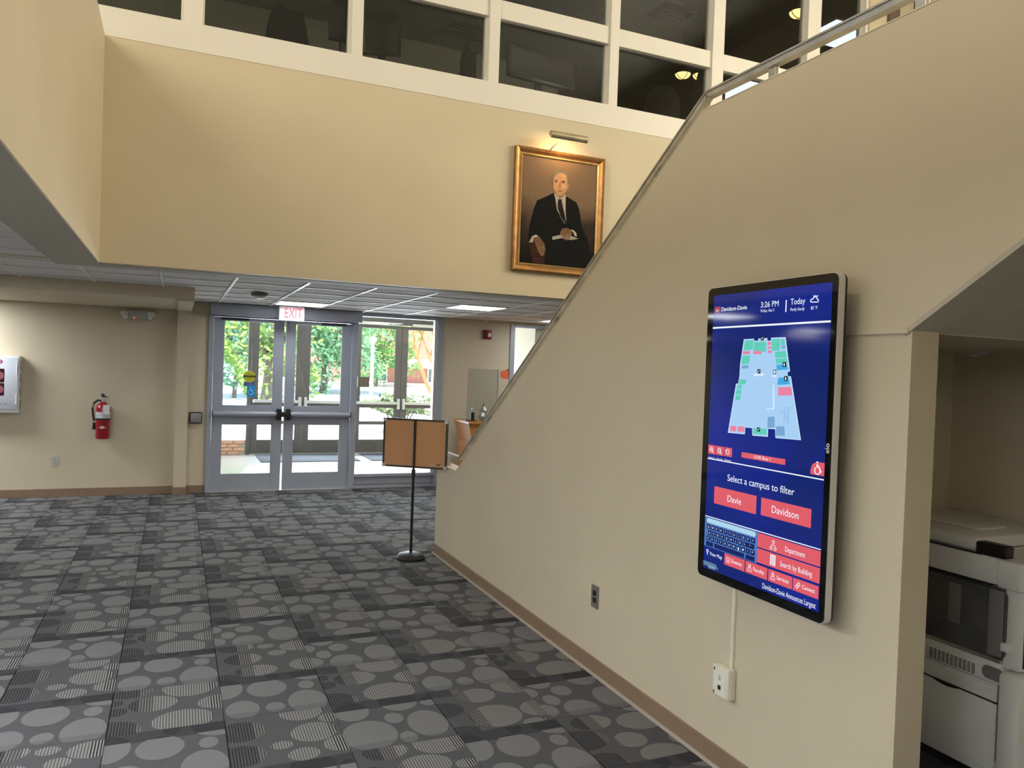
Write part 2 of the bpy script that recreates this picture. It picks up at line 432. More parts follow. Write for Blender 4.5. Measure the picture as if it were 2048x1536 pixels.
for k, (x, y) in enumerate(lt_xy):
    troffer(x, y, ['square lit troffer mirrored at the top left of the kiosk screen', 'square lit troffer mirrored at the top right of the kiosk screen'][k] if k < 2 else 'added unseen lit troffer of the left lobby, filling the lower walls', lm='light_lobby' if k > 1 else 'light')

wall('ceiling_light_block', (XL, 9, -6, -2.4, ZC+.02, ZC+.5), m='white', label='added unseen low ceiling blocking light from above')  # added slab out of view, holds back light from the upper level
# ================================================================== left parapet, upper wall, white band
wall('wall_left', (XL-.13, XL, -6, YU, ZC-.0, ZP), label='beige parapet wall of the upper gallery')
wall('wall_upper', (-7, 7.34, YU, YU+.10, ZC, ZP), label='tall beige wall above the entrance ceiling')
wall('trim_3', (-7, 7.34, YU-.004, YU+.16, ZP, 4.395), m='white', label='wide white sill band under the office windows')
wall('wall_upper_right', (7.34, 12, YU-.02, YU+.15, ZC, 7.6), label='cream wall right of the office windows')
wall('wall_gallery_slab', (-9, XL-.13, -6, YU, ZC+.14, 3.6), m='soffit', label='floor slab of the upper gallery')
wall('ceiling_atrium', (-9, 9, -6, YU+.2, 7.6, 7.75), m='white', label='high atrium ceiling')
wall('wall_rear', (-9, 9, -6.15, -6, 0, 7.6), label='wall behind the photographer')
wall('wall_far_left', (-9.15, -9, -6, YD, 0, 7.6), label='far left lobby wall')
wall('wall_far_right', (9, 9.15, -6, YU, 0, 7.6), (9, 9.15, YU, YD, 0, 3.5), label='far right lobby wall')

# office windows of the upper floor: mullions, transom, panes
wn = sroot('window_1', (3, YU, 4.395), 'row of white framed office windows above the upper wall')
mull = [(-.015, .126), (1.314, 1.413), (2.590, 2.698), (3.882, 3.987), (5.13, 5.28), (6.43, 6.62), (7.30, 7.36)]
for a, b in mull:
    MB().bbox(a, b, YU, YU+.14, 4.395, 7.6, .006).build('mullion', 'white', wn)
    MB().box(a-.022, a, YU+.05, YU+.11, 4.395, 7.6).box(b, b+.012, YU+.05, YU+.11, 4.395, 7.6).build('glazing_stop', 'white', wn)
edges = [-7]+[v for m_ in mull for v in m_]
for k in range(0, len(edges)-1, 2):
    a, b = edges[k], edges[k+1]
    MB().bbox(a, b, YU+.02, YU+.12, 5.005, 5.18, .005).build('transom', 'white', wn)
    for z0, z1 in ((4.395, 5.005), (5.18, 7.55)):
        MB().box(a, b, YU+.075, YU+.081, z0, z1).build('pane', 'officeglass', wn)
# the dark office behind
OF = 9.15
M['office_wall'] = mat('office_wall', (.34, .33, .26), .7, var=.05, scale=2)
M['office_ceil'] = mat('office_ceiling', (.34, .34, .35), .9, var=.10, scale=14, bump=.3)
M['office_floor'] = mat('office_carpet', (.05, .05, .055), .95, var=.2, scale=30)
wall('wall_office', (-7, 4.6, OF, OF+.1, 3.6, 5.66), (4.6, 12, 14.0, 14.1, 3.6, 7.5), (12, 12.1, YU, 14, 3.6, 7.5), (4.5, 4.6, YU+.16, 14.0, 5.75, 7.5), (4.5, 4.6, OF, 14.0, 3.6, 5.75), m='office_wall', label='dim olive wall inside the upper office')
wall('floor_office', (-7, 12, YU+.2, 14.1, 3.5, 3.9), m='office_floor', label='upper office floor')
oc = sroot('ceiling_office', (2, 8, 5.66), 'dim tiled ceiling of the upper office')
omesh = bpy.data.meshes.new('office_tile')
mb = MB().box(-.598, .598, -.298, .298, 0, .02); omesh.from_pydata(mb.v, [], mb.f); omesh.update(); omesh.materials.append(M['office_ceil'])
for i in range(-3, 8):
    for j in range(0, 9):
        if j > 3 or i > 3: continue
        o = bpy.data.objects.new('ceiling_tile', omesh); COL.objects.link(o); o.parent = oc
        o.location = (-.9+i*1.2-2+1.2, 7.2+j*.6-8, 0)
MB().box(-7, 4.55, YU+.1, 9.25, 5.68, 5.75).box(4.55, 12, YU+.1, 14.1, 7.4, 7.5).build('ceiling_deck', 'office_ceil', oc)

def vent(px, w, d, label, z=5.655):
    c = onZ(px, z); t = thing('air_vent', c, label, 'vent', 'square ceiling vents of the upper office')
    MB().box(c.x-w, c.x+w, c.y-d, c.y+d, c.z-.012, c.z).build('vent_frame', mat('vent_grey', (.11, .11, .115), .6), t)
    for k in range(5):
        y = c.y-d+2*d*(k+.5)/5
        MB().box(c.x-w*.85, c.x+w*.85, y-.02, y+.02, c.z-.02, c.z-.012).build('louvre', 'black', t)
vent((935, 60), .30, .22, 'flat grey vent in the dim office ceiling, above the left chairs')
vent((1345, 24), .32, .25, 'louvred vent in the dim office ceiling beside the bowl lamp', 7.395)

# bowl lamps standing in for reflections in the glass, and lit office panels
M['bowl'] = mat('glowing_bowl', (.9, .7, .3), .4, emit=(1.0, .66, .22), estr=3.0)
M['bowlrim'] = mat('bronze_rim', (.09, .06, .03), .4, .7)
def bowl(px, y, r, label):
    c = onY(px, y); t = thing('reflected_bowl_lamp', (c.x, c.y, c.z), label, 'lamp', 'yellow bowl lamps standing in for reflections in the office glass')
    prof = [(r*math.sin(a), -r*.75*math.cos(a)) for a in [math.radians(5+85*k/8) for k in range(9)]]
    MB().lathe((c.x, c.y, c.z), prof, 24).build('glass_bowl', 'bowl', t, smooth=True)
    MB().lathe((c.x, c.y, c.z), [(r*1.04, -.02), (r*1.06, .02), (r*.5, .05), (.03, .06)], 24).build('rim', 'bowlrim', t, smooth=True)
    mb = MB()
    for a in (0, math.pi/2):
        pts = [(c.x+math.cos(a)*r*1.01*math.sin(b), c.y+math.sin(a)*r*1.01*math.sin(b), c.z-r*.76*math.cos(b)) for b in [math.radians(-88+176*k/12) for k in range(13)]]
        mb.tube(pts, .006, 5)
    mb.build('strap', 'bowlrim', t)
    MB().cyl((c.x, c.y, c.z+.05), (c.x, c.y, 7.4), .012).build('stem', 'bowlrim', t)
bowl((1598, 22), 7.9, .125, 'yellow bowl lamp standing in for a reflection highest at the right of the office windows')
bowl((1366, 146), 9.9, .12, 'left one of two yellow bowl lamps standing in for reflections low in the office glass')
bowl((1401, 148), 9.9, .12, 'right one of two yellow bowl lamps standing in for reflections low in the office glass')
M['panel'] = mat('office_light_panel', (.9, .9, .9), .5, emit=(.86, .97, 1.0), estr=1.9)
def opanel(px, w, d, label):
    c = onZ(px, 7.395); t = thing('office_troffer', c, label, 'ceiling light', 'pale lit ceiling panels of the upper office')
    mb = MB()
    for r in ((-w, w, -d, -d+.03), (-w, w, d-.03, d), (-w, -w+.03, -d+.03, d-.03), (w-.03, w, -d+.03, d-.03)):
        mb.box(c.x+r[0], c.x+r[1], c.y+r[2], c.y+r[3], c.z-.012, c.z)
    mb.build('frame', 'tee', t)
    MB().box(c.x-w+.03, c.x+w-.03, c.y-d+.03, c.y+d-.03, c.z-.009, c.z-.002).build('diffuser', 'panel', t)
opanel((1690, 72), .62, .42, 'pale lit ceiling panel seen between rail and stair guard, far right')
opanel((1470, 178), .26, .55, 'pale lit ceiling panel seen just past the bend of the handrail')
wall('wall_upper_post', (7.62, 7.78, YU-.06, YU-.02, 4.2, 7.6), (8.05, 8.16, YU-.06, YU-.02, 4.2, 7.6), m=mat('brown_frame', (.16, .11, .09), .5, var=.05), label='brown door frame on the cream upper wall')

# office chairs and screens behind the glass
def office_chair(px, y, rz, label, s=1.0):
    c = onY(px, y); t = thing('office_chair', (c.x, y, 3.9), label, 'chair', 'dark office chairs behind the upper windows')
    R_ = Matrix.Rotation(rz, 4, 'Z'); T = Matrix.Translation((c.x, y, 3.9))
    def put(mb, nm, m_):
        mb.v = [T @ (R_ @ (v*s)) for v in mb.v]; return mb.build(nm, m_, t, smooth=True)
    # backrest: curved shell
    mb = MB(); pts = []
    n = 10
    vs = []; fs = []
    for i in range(n+1):
        u = i/n; z = .62+.62*u; w = .22*(.78+.22*math.sin(math.pi*min(1, u*1.15)))*(1 if u < .85 else 1-(u-.85)*1.8)
        yb = .20+.07*math.sin(u*2.4)
        for k in range(7):
            x = (k/6-.5)*2; vs.append((x*w, yb-.05*x*x, z))
        for k in range(7):
            x = (k/6-.5)*2; vs.append((x*w, yb+.045-.05*x*x, z))
    for i in range(n):
        for k in range(6):
            a = i*14+k; fs += [(a, a+1, a+15, a+14), (a+7, a+21, a+22, a+8)]
        a = i*14; fs += [(a, a+14, a+21, a+7), (a+6, a+13, a+27, a+20)]
    for k in range(6):
        fs += [(k, k+7, k+8, k+1), (n*14+k, n*14+k+1, n*14+k+8, n*14+k+7)]
    mb.add(vs, fs); put(mb, 'backrest', 'dark')
    put(MB().bbox(-.24, .24, -.24, .22, .44, .52, .03, 3), 'seat', 'dark')
    put(MB().tube([(0, .24, .46), (0, .28, .55), (0, .27, .75)], .02), 'back_support', 'black')
    for sx in (-1, 1): put(MB().bbox(sx*.28-.025, sx*.28+.025, -.12, .14, .64, .67, .012).tube([(sx*.27, .02, .50), (sx*.29, .02, .65)], .014), 'armrest', 'black')
    put(MB().cyl((0, 0, .10), (0, 0, .45), .028), 'column', 'black')
    for k in range(5):
        a = 2*math.pi*k/5
        put(MB().tube([(0, 0, .12), (.28*math.cos(a), .28*math.sin(a), .08)], [.025, .015]).cyl((.28*math.cos(a)-.012, .28*math.sin(a), .03), (.28*math.cos(a)+.012, .28*math.sin(a), .03), .03), 'leg', 'black')
office_chair((602, 60), 7.6, .4, 'dark office chair with upright curved back, left of the black screen')
office_chair((980, 140), 7.72, .9, 'dark office chair half hidden by the mullion, left of the wedge shaped screen')
office_chair((1316, 195), 8.0, 2.8, 'dark office chair below the two bowl lamps, left of its twin')
office_chair((1388, 205), 7.28, 3.3, 'dark office chair nearest the bend of the handrail')
def screen(px0, px1, y, rz, dep, label):
    a = onY(px0, y); b = onY(px1, y); cx, w = (a.x+b.x)/2, abs(b.x-a.x)/2; zb, zt = b.z, a.z
    t = thing('large_screen', (cx, y, 3.9), label, 'screen', 'dark screens behind the upper windows')
    R_ = Matrix.Translation((cx, y, 0)) @ Matrix.Rotation(rz, 4, 'Z')
    def put(mb, nm, m_):
        mb.v = [R_ @ v for v in mb.v]; return mb.build(nm, m_, t, smooth=True)
    put(MB().bbox(-w, w, -.03, .03, zb, zt, .012), 'bezel', 'black')
    put(MB().box(-w+.03, w-.03, -.034, -.031, zb+.03, zt-.03), 'display', mat('screen_off', (.01, .01, .011), .15))
    put(MB().add([(-w*.8, .03, zb+.05), (w*.8, .03, zb+.05), (w*.8, .03, zt-.05), (-w*.8, .03, zt-.05), (-w*.5, dep, zb+.12), (w*.5, dep, zb+.12), (w*.5, dep, zt-.16), (-w*.5, dep, zt-.16)],
                 [(0,1,5,4),(1,2,6,5),(2,3,7,6),(3,0,4,7),(4,5,6,7),(3,2,1,0)]), 'housing', 'black')
    put(MB().cyl((0, .05, 3.95), (0, .05, zb+.1), .04), 'stand_pole', 'black')
    put(MB().bbox(-.28, .28, -.15, .25, 3.9, 3.95, .01), 'stand_base', 'black')
screen((660, -40), (722, 92), 7.03, .0, .14, 'black screen just right of the left office chair, cut by the mullion')
screen((728, 18), (800, 118), 7.85, -.35, .26, 'black screen with deep housing seen from its side')
screen((1012, 86), (1150, 182), 7.08, .12, .3, 'wide wedge shaped black screen in the middle window')

# ================================================================== stair wall, landing, soffit, stair
SL = (2.953-.832)/(6.22-2.984)
prof = [(6.74, 0), (6.74, .832), (6.22, .832), (2.984, 2.953), (1.70, 2.953), (-1.1, 2.953+SL*2.8), (-1.1, 1.89+.66*2.93), (1.83, 1.89), (1.806, 1.89), (1.806, 0)]
o = MB().prism([(XR, y, z) for y, z in prof], (XR2-XR, 0, 0)).build('wall_stair', 'wall'); struct(o, 'beige stair wall carrying the kiosk')
wall('trim_4', (XR-.010, XR, 1.815, 2.45, 1.880, 1.893), label='thin horizontal ledge right of the kiosk')
o = MB().prism([(XR-.006, 1.83, 1.893), (XR-.006, -1.1, 1.893+.66*2.93), (XR-.006, -1.1, 1.873+.66*2.93), (XR-.006, 1.83, 1.873)], (.14, 0, 0)).build('trim_5', 'soffit'); struct(o, 'grey edge strip of the stair soffit')
baseb('baseboard_stair', XR-.012, XR, 1.806, 6.752)
baseb('baseboard_stair_end', XR-.012, XR2+.012, 6.74, 6.752)
o = MB().box(XR-.017, XR-.012, 1.806, 6.757, 0, .018).build('trim_6', mat('base_toe', (.50, .43, .36), .5)); struct(o, 'pale toe strip of the stair baseboard')
capm = mat('rail_cap', (.72, .66, .54), .4, var=.04)
mb = MB()
top = [(6.76, .832), (6.22, .832), (2.984, 2.953), (1.70, 2.953), (-1.1, 2.953+SL*2.8)]
for (y0, z0), (y1, z1) in zip(top, top[1:]):
    mb.prism([(XR-.002, y0, z0), (XR-.002, y1, z1), (XR-.002, y1, z1+.004), (XR-.002, y0, z0+.004)], (XR2-XR+.004, 0, 0))
struct(mb.build('trim_7', capm), 'pale cap on top of the stair wall')
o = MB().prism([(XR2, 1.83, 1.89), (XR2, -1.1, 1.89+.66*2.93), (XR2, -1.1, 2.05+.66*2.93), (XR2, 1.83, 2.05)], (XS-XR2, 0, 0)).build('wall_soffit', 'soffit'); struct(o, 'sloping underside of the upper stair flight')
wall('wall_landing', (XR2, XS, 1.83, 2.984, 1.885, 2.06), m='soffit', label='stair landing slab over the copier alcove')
wall('wall_alcove', (XR2, XS, 2.74, 2.84, 0, 1.885), label='back wall of the copier alcove')
o = MB().prism([(XS, 6.74, 0), (XS, 6.74, .85), (XS, 6.22, .85), (XS, 2.984, 2.97), (XS, 1.70, 2.97), (XS, -1.1, 4.8), (XS, -1.1, 0)], (.12, 0, 0)).build('wall_stair_far', 'wall'); struct(o, 'far side wall of the stair')
st = thing('staircase', ((XR2+XS)/2, 4.6, 0), 'carpeted stair flight hidden behind the beige stair wall', 'staircase')
mt = mat('stair_carpet', (.09, .09, .095), .95, var=.2, scale=30)
for k in range(12):
    y1 = 6.2-k*.268; MB().box(XR2+.003, XS-.003, y1-.268, y1, max(.0, .175*k-.15), .175*(k+1)).build('tread', mt, st)
MB().box(XR2+.003, XS-.003, 1.83, 2.984, 2.06, 2.10).build('landing_tread', mt, st)
for k in range(11):
    y1 = 1.83-k*.266; MB().box(XR2+.003, XS-.003, y1-.266, y1, 2.10+.175*k, 2.10+.175*(k+1)).build('tread', mt, st)

# handrail: square section rail on short posts
XH = XR+.032
rail = thing('handrail', (XH, 4.5, 1.9), 'satin steel handrail on short posts following the stair wall up', 'handrail')
def zr(y):
    if y > 6.22: return .905
    if y > 2.984: return .832+(6.22-y)*SL+.075
    if y > 1.70: return 3.028
    return 3.028+(1.70-y)*SL
M['rail'] = mat('worn_steel_rail', (.50, .47, .40), .38, .55, var=.22, scale=9)
rp = [(6.62, .942), (6.19, .942), (2.975, 3.032), (1.70, 3.032), (-1.0, 3.032+SL*2.7)]
mb = MB()
for (y0, z0), (y1, z1) in zip(rp, rp[1:]):
    d = Vector((0, y1-y0, z1-z0)).normalized(); nrm = Vector((0, -d.z, d.y)); nrm = nrm if nrm.z > 0 else -nrm
    a, b = Vector((XH, y0, z0)), Vector((XH, y1, z1))
    for hw, h0, h1 in ((.024, .006, .014), (.019, -.018, .006)):
        mb.prism([a+nrm*h0-Vector((hw,0,0)), a+nrm*h1-Vector((hw,0,0)), a+nrm*h1+Vector((hw,0,0)), a+nrm*h0+Vector((hw,0,0))], b-a)
mb.build('rail_bar', 'rail', rail)
for y in (6.50, 5.55, 4.45, 3.35, 2.55, 1.85):
    z0 = .832 if y > 6.22 else (.832+(6.22-y)*SL if y > 2.984 else 2.953)
    MB().bbox(XH-.010, XH+.010, y-.022, y+.022, z0, z0+.066, .003).build('post', 'rail', rail)
    MB().bbox(XH-.024, XH+.024, y-.028, y+.028, z0-.0, z0+.012, .003).build('post_foot', capm, rail)

# ================================================================== entrance doors (inner)
fr = sroot('door_frame', (1.9, YD, 0), 'aluminium entrance frame')
fr.name = 'trim_8'; ORG['trim_8'] = ORG['door_frame']
Y0, Y1 = YD-.03, YD+.12
for a in ((.37, .43, Y0, Y1, 0, 2.44), (2.205, 2.287, Y0, Y1, 0, 2.44), (3.435, 3.52, Y0, Y1, 0, 2.44)):
    MB().bbox(*a, .004).build('jamb', 'alu', fr)
MB().bbox(.43, 2.205, Y0+.02, Y1, 2.27, 2.44, .004).build('head', 'alu', fr)
MB().bbox(2.287, 3.435, Y0, Y1, 2.385, 2.44, .004).build('head', 'alu', fr)
MB().bbox(.43, 2.205, Y0, Y1, 0, .014, .003).build('threshold', 'satin', fr)
op = bbox('door_operator', 'alu', .378, 2.305, YD-.16, YD-.03, 2.283, 2.432, r=.006)
tag(op, 'long grey door operator box above the double doors', 'door operator')
def inner_door(idx, x0, x1, flip):
    d = sroot('door_%d' % idx, ((x0+x1)/2, YD, 0), 'grey aluminium glazed entrance door')
    ya, yb = YD+.01, YD+.055; s = .115; e = x1-s if not flip else x1-s
    gx0, gx1 = x0+s, x1-s-.005
    for a in ((x0, gx0, 0.016, 2.265), (gx1, x1, .016, 2.265)):
        MB().bbox(a[0], a[1], ya, yb, a[2], a[3], .004).build('stile', 'alu', d)
    for z0, z1 in ((.016, .224), (.888, 1.118), (2.232, 2.265)):
        MB().box(gx0, gx1, ya+.001, yb-.001, z0, z1).build('rail', 'alu', d)
    for z0, z1 in ((.224, .888), (1.118, 2.232)):
        MB().box(gx0, gx1, ya+.018, ya+.026, z0, z1).build('pane', 'glass', d)
        mb = MB()
        for r in ((gx0, gx1, z0, z0+.012), (gx0, gx1, z1-.012, z1), (gx0, gx0+.012, z0, z1), (gx1-.012, gx1, z0, z1)):
            mb.box(r[0], r[1], ya+.004, ya+.018, r[2], r[3])
        mb.build('glazing_bead', 'alu', d)
    # push bar
    hx0, hx1 = (x0+.01, x1-.08) if not flip else (x0+.08, x1-.005)
    MB().cyl((hx0, ya-.055, 1.02), (hx1, ya-.055, 1.02), .036, n=18).build('push_bar', 'alu', d, smooth=True)
    MB().cyl((hx0-.012, ya-.055, 1.02), (hx0, ya-.055, 1.02), .037, n=18).cyl((hx1, ya-.055, 1.02), (hx1+.012, ya-.055, 1.02), .037, n=18).build('end_cap', 'black', d, smooth=True)
    lx = x1-.045 if not flip else x0+.045
    MB().bbox(lx-.033, lx+.033, ya-.085, ya, .945, 1.09, .006).bbox(lx-.06, lx+.06, ya-.08, ya-.02, .985, 1.055, .006).build('latch_case', 'black', d, smooth=True)
    MB().bbox(hx0+.01, hx0+.07, ya-.03, ya, .99, 1.05, .004).bbox(hx1-.07, hx1-.01, ya-.03, ya, .99, 1.05, .004).build('bar_mount', 'alu', d)
    a0 = x0+.25 if not flip else x1-.25
    MB().bbox(a0-.17, a0+.17, ya-.03, ya, 2.235, 2.262, .003).build('closer_track', 'black', d)
    return d
d1 = inner_door(1, .434, 1.304, False); d2 = inner_door(2, 1.330, 2.201, True)
# side light
w2 = sroot('window_2', (2.86, YD, 0), 'tall glazed sidelight right of the doors')
MB().box(2.287, 3.435, YD+.03, YD+.038, .204, 2.385).build('pane', 'glass', w2)
MB().bbox(2.287, 3.435, YD-.03, YD+.10, .160, .204, .003).build('sill', 'alu', w2)
MB().bbox(2.287, 3.435, YD-.02, YD+.09, 0, .045, .003).build('bottom_rail', 'alu', w2)
MB().box(2.287, 3.435, YD+.01, YD+.06, .045, .160).build('kick_panel', 'alu', w2)
MB().box(3.418, 3.424, YD+.003, YD+.012, .05, .158).box(2.29, 3.42, YD+.003, YD+.012, .048, .053).build('panel_gap', 'black', w2)
MB().box(3.39, 3.435, YD+.0, YD+.09, .204, 2.385).build('glazing_stop', 'satin', w2)
# stickers on the left door glass (flat print)
yg = YD+.026
c = onY((499, 753), yg); M['yel'] = mat('yellow_sticker', lin((196, 200, 60)), .5); M['blu'] = mat('blue_sticker', lin((30, 150, 220)), .5); M['pur'] = mat('violet_sticker', lin((80, 80, 150)), .5)
stk = tag(MB().lathe((c.x, yg, c.z), [(.001, -.0015), (.078, -.0015), (.078, 0), (.001, 0)], 32, ax=1).build('caution_sticker', 'yel'), 'round yellow automatic door caution sticker on the left door glass', 'sticker')
MB().box(c.x-.078, c.x+.078, yg-.003, yg-.0016, c.z-.012, c.z+.014).build('band', 'black', stk)
text('lettering', 'CAUTION', 'yel', stk, (c.x, yg-.0034, c.z-.007), (1,0,0), (0,0,1), width=.12, height=.016)
text('lettering', 'AUTOMATIC', 'black', stk, (c.x, yg-.0034, c.z+.026), (1,0,0), (0,0,1), width=.09, height=.011)
text('lettering', 'DOOR', 'black', stk, (c.x, yg-.0034, c.z-.040), (1,0,0), (0,0,1), width=.06, height=.013)
MB().box(c.x-.07, c.x+.065, yg-.0014, yg-.0004, c.z-.125, c.z-.07).build('lower_band', 'pur', stk)
text('lettering', 'ACTIVATE SWITCH', 'whitep', stk, (c.x, yg-.002, c.z-.103), (1,0,0), (0,0,1), width=.10, height=.010)
c = onY((502, 782), yg)
hs = tag(MB().box(c.x-.052, c.x+.052, yg-.0015, yg, c.z-.075, c.z+.075).build('access_sticker', 'blu'), 'blue wheelchair access sticker on the left door glass', 'sticker')
def wheelchair(parent, P, s, m_, r=.012):
    mb = MB()
    mb.tube([P(s*x, s*y) for x, y in ((-.05, .62), (-.02, .25), (.32, .22), (.52, -.28), (.68, -.22))], r*s*6, 6)
    mb.tube([P(s*x, s*y) for x, y in ((-.03, .42), (.28, .40))], r*s*5, 6)
    mb.tube([P(s*(.02+.42*math.cos(a)), s*(-.18+.42*math.sin(a))) for a in [math.radians(120+235*k/16) for k in range(17)]], r*s*5, 6)
    mb.tube([P(s*-.05, s*.74), P(s*-.05, s*.92)], r*s*8, 8)
    return mb.build('wheelchair_symbol', m_, parent)
wheelchair(hs, lambda x, y: Vector((c.x-.005+x, yg-.003, c.z-.01+y)), .065, mat('pale_cyan', lin((190, 240, 255)), .5))

# exit sign hung from the ceiling
ye_ = 10.2
a, b = onY((558.5, 612), ye_), onY((608, 643.5), ye_)
ex = thing('exit_sign', ((a.x+b.x)/2, ye_, b.z), 'white exit sign with red letters hung before the doors', 'exit sign')
MB().bbox(a.x, b.x, ye_-.022, ye_+.022, b.z, a.z, .006).build('housing', mat('exit_white', (.82, .82, .86), .4, emit=(1, .82, .88), estr=.04), ex, smooth=True)
MB().box((a.x+b.x)/2-.05, (a.x+b.x)/2+.05, ye_-.015, ye_+.015, a.z-.001, ZC).build('canopy', 'whitep', ex)
text('lettering', 'EXIT', mat('exit_red', (.8, .02, .05), .4, emit=(1.0, .03, .10), estr=.5), ex, ((a.x+b.x)/2+.02, ye_-.0235, b.z+.035), (1,0,0), (0,0,1), width=(b.x-a.x)*.68, height=(a.z-b.z)*.70, bold=.0)

# smoke detector on the ceiling
c = onZ((519, 586), ZC)
sd = thing('smoke_detector', c, 'round dark smoke detector on the ceiling tiles before the doors', 'smoke detector')
MB().lathe(c, [(.085, 0), (.085, -.028), (.075, -.035)], 24).build('base_ring', mat('detector_grey', (.16, .15, .14), .5), sd, smooth=True)
MB().lathe(c, [(.06, -.035), (.055, -.055), (.03, -.062), (.001, -.063)], 24).build('chamber', 'whitep', sd, smooth=True)

# ================================================================== vestibule and outer doors
wall('floor_vestibule', (-.2, 5.3, YD+.12, YE+.15, -.2, -.0015), m='vtile', label='pale polished vestibule floor')
wall('ceiling_vestibule', (-.2, 5.3, YD+.15, YE+.15, 2.75, 2.85), m='white', label='vestibule ceiling')
wall('wall_vestibule_left', (-.2, .25, YD+.15, YE, 0, 2.75), label='left vestibule wall')
wall('wall_vestibule_right', (5.05, 5.3, YD+.15, YE, 0, 2.75), label='right vestibule wall')
wall('wall_vestibule_front', (-.2, 5.3, YE-.06, YE+.12, 2.52, 2.75), m='bronze', label='header above the outer doors')
kw = sroot('wall_knee', (.75, YE, 0), 'low brick knee wall left of the outer doors')
M['brick'] = mat('salmon_brick', lin((222, 176, 150)), .85, var=.12, scale=9, bump=.3)
MB().box(.25, 1.20, YE-.03, YE+.10, 0, .25).build('mortar_core', mat('mortar', (.55, .50, .45), .9, var=.1), kw)
bm_ = bpy.data.meshes.new('brick'); mb = MB().bbox(-.098, .098, -.02, .02, -.028, .028, .004, 1); bm_.from_pydata(mb.v, [], mb.f); bm_.update(); bm_.materials.append(M['brick'])
for r in range(4):
    for k in range(5):
        x = .36+k*.207+(.1 if r % 2 else 0)
        if x > 1.12: continue
        o = bpy.data.objects.new('brick', bm_); COL.objects.link(o); o.parent = kw; o.location = (x-.75, -.04, .032+r*.065)
em = tag(bbox('entrance_mat', 'mat', 1.36, 3.05, 13.62, 14.72, 0, .012, r=.004), 'dark grey floor mat inside the left pair of outer doors', 'mat')
em = tag(bbox('entrance_mat', 'mat', 3.26, 4.9, 13.62, 14.72, 0, .012, r=.004), 'dark grey floor mat inside the right pair of outer doors', 'mat')
def outer_door(idx, x0, x1, hinge):
    d = sroot('door_%d' % idx, ((x0+x1)/2, YE, 0), 'dark bronze glazed outer door')
    ya, yb = YE-.025, YE+.02; s = .125; g0, g1 = x0+s, x1-s
    for a, b in ((x0, g0), (g1, x1)): MB().bbox(a, b, ya, yb, .01, 2.50, .004).build('stile', 'bronze', d)
    for z0, z1 in ((.01, .262), (.557, .62), (.887, 1.0), (2.44, 2.50)):
        MB().box(g0, g1, ya+.001, yb-.001, z0, z1).build('rail', 'bronze', d)
    for z0, z1 in ((.262, .557), (.62, .887), (1.0, 2.44)):
        MB().box(g0, g1, ya+.02, ya+.027, z0, z1).build('pane', 'glass', d)
    lx = x1-.05 if hinge < 0 else x0+.05
    MB().bbox(min(x0+.04, lx), max(x1-.04, lx), ya-.07, ya-.03, .955, 1.01, .006).build('push_bar', 'satin', d)
    MB().bbox(lx-.028, lx+.028, ya-.075, ya, .86, 1.07, .006).build('latch_case', 'satin', d)
    MB().bbox(x0+.03, x0+.08, ya-.04, ya, .96, 1.0, .004).build('bar_mount', 'satin', d)
    a0 = x0+.08 if hinge < 0 else x1-.66
    MB().bbox(a0, a0+.55, ya-.06, ya, 2.50, 2.56, .006).build('closer_body', 'satin', d)
    return d
outer_door(3, 1.265, 2.185, -1); outer_door(4, 2.19, 3.11, 1); outer_door(5, 3.15, 4.075, -1); outer_door(6, 4.08, 4.93, 1)
of = sroot('trim_9', (3, YE, 0), 'dark bronze frame of the outer doors')
for a, b in ((1.20, 1.265), (3.11, 3.15), (4.93, 5.05)): MB().bbox(a, b, YE-.06, YE+.06, 0, 2.52, .004).build('jamb', 'bronze', of)
MB().box(1.265, 4.93, YE-.06, YE+.06, 0, .012).build('threshold', 'satin', of)
MB().box(.25, 1.20, YE-.004, YE+.004, .25, 2.52).build('pane', 'glass', of)
# card reader plate on the glass of the sidelight
c = onY((728, 764), YD-.0)
cr_ = thing('access_plate', (c.x, YD+.03, c.z-.07), 'small square beige plate on the sidelight glass', 'wall plate')
MB().bbox(c.x-.075, c.x+.075, YD+.012, YD+.03, c.z-.07, c.z+.07, .004).build('plate', mat('taupe_plate', lin((150, 138, 124)), .6), cr_)
MB().bbox(c.x-.085, c.x-.075, YD+.012, YD+.03, c.z-.07, c.z+.07, .002).build('edge', 'satin', cr_)

# ================================================================== outside
def gz(y): return .0 if y < 16 else (y-16)*.024
g = MB(); g.add([(-40, YE, -.01), (70, YE, -.01), (70, 16, -.01), (-40, 16, -.01), (70, 90, gz(90)), (-40, 90, gz(90))], [(0,1,2,3), (3,2,4,5)])
struct(g.build('floor_outside', 'concrete'), 'sunlit pale concrete outside')
leafm = {}
def leafmat(name, c):
    m = mat(name, c, .6, var=.35, scale=1.2)
    p = m.node_tree.nodes['Principled BSDF']
    p.inputs['Transmission Weight'].default_value = 0
    return m
def leaves(c, rx, ry, rz, n, size, rnd):
    mb = MB(); vs = []; fs = []
    for i in range(n):
        while True:
            p = Vector((rnd.uniform(-1, 1), rnd.uniform(-1, 1), rnd.uniform(-1, 1)))
            if .25 < p.length < 1: break
        k = 1+.25*math.sin(p.x*7+p.z*5)
        q = Vector((c[0]+p.x*rx*k, c[1]+p.y*ry*k, c[2]+p.z*rz*k))
        u = Vector((rnd.gauss(0, 1), rnd.gauss(0, 1), rnd.gauss(0, 1))).normalized(); w = u.orthogonal().normalized()
        s_ = size*rnd.uniform(.6, 1.3); b = len(vs)
        vs += [q-u*s_, q+w*s_*.45, q+u*s_, q-w*s_*.45]; fs.append((b, b+1, b+2, b+3))
    mb.v = vs; mb.f = fs; return mb
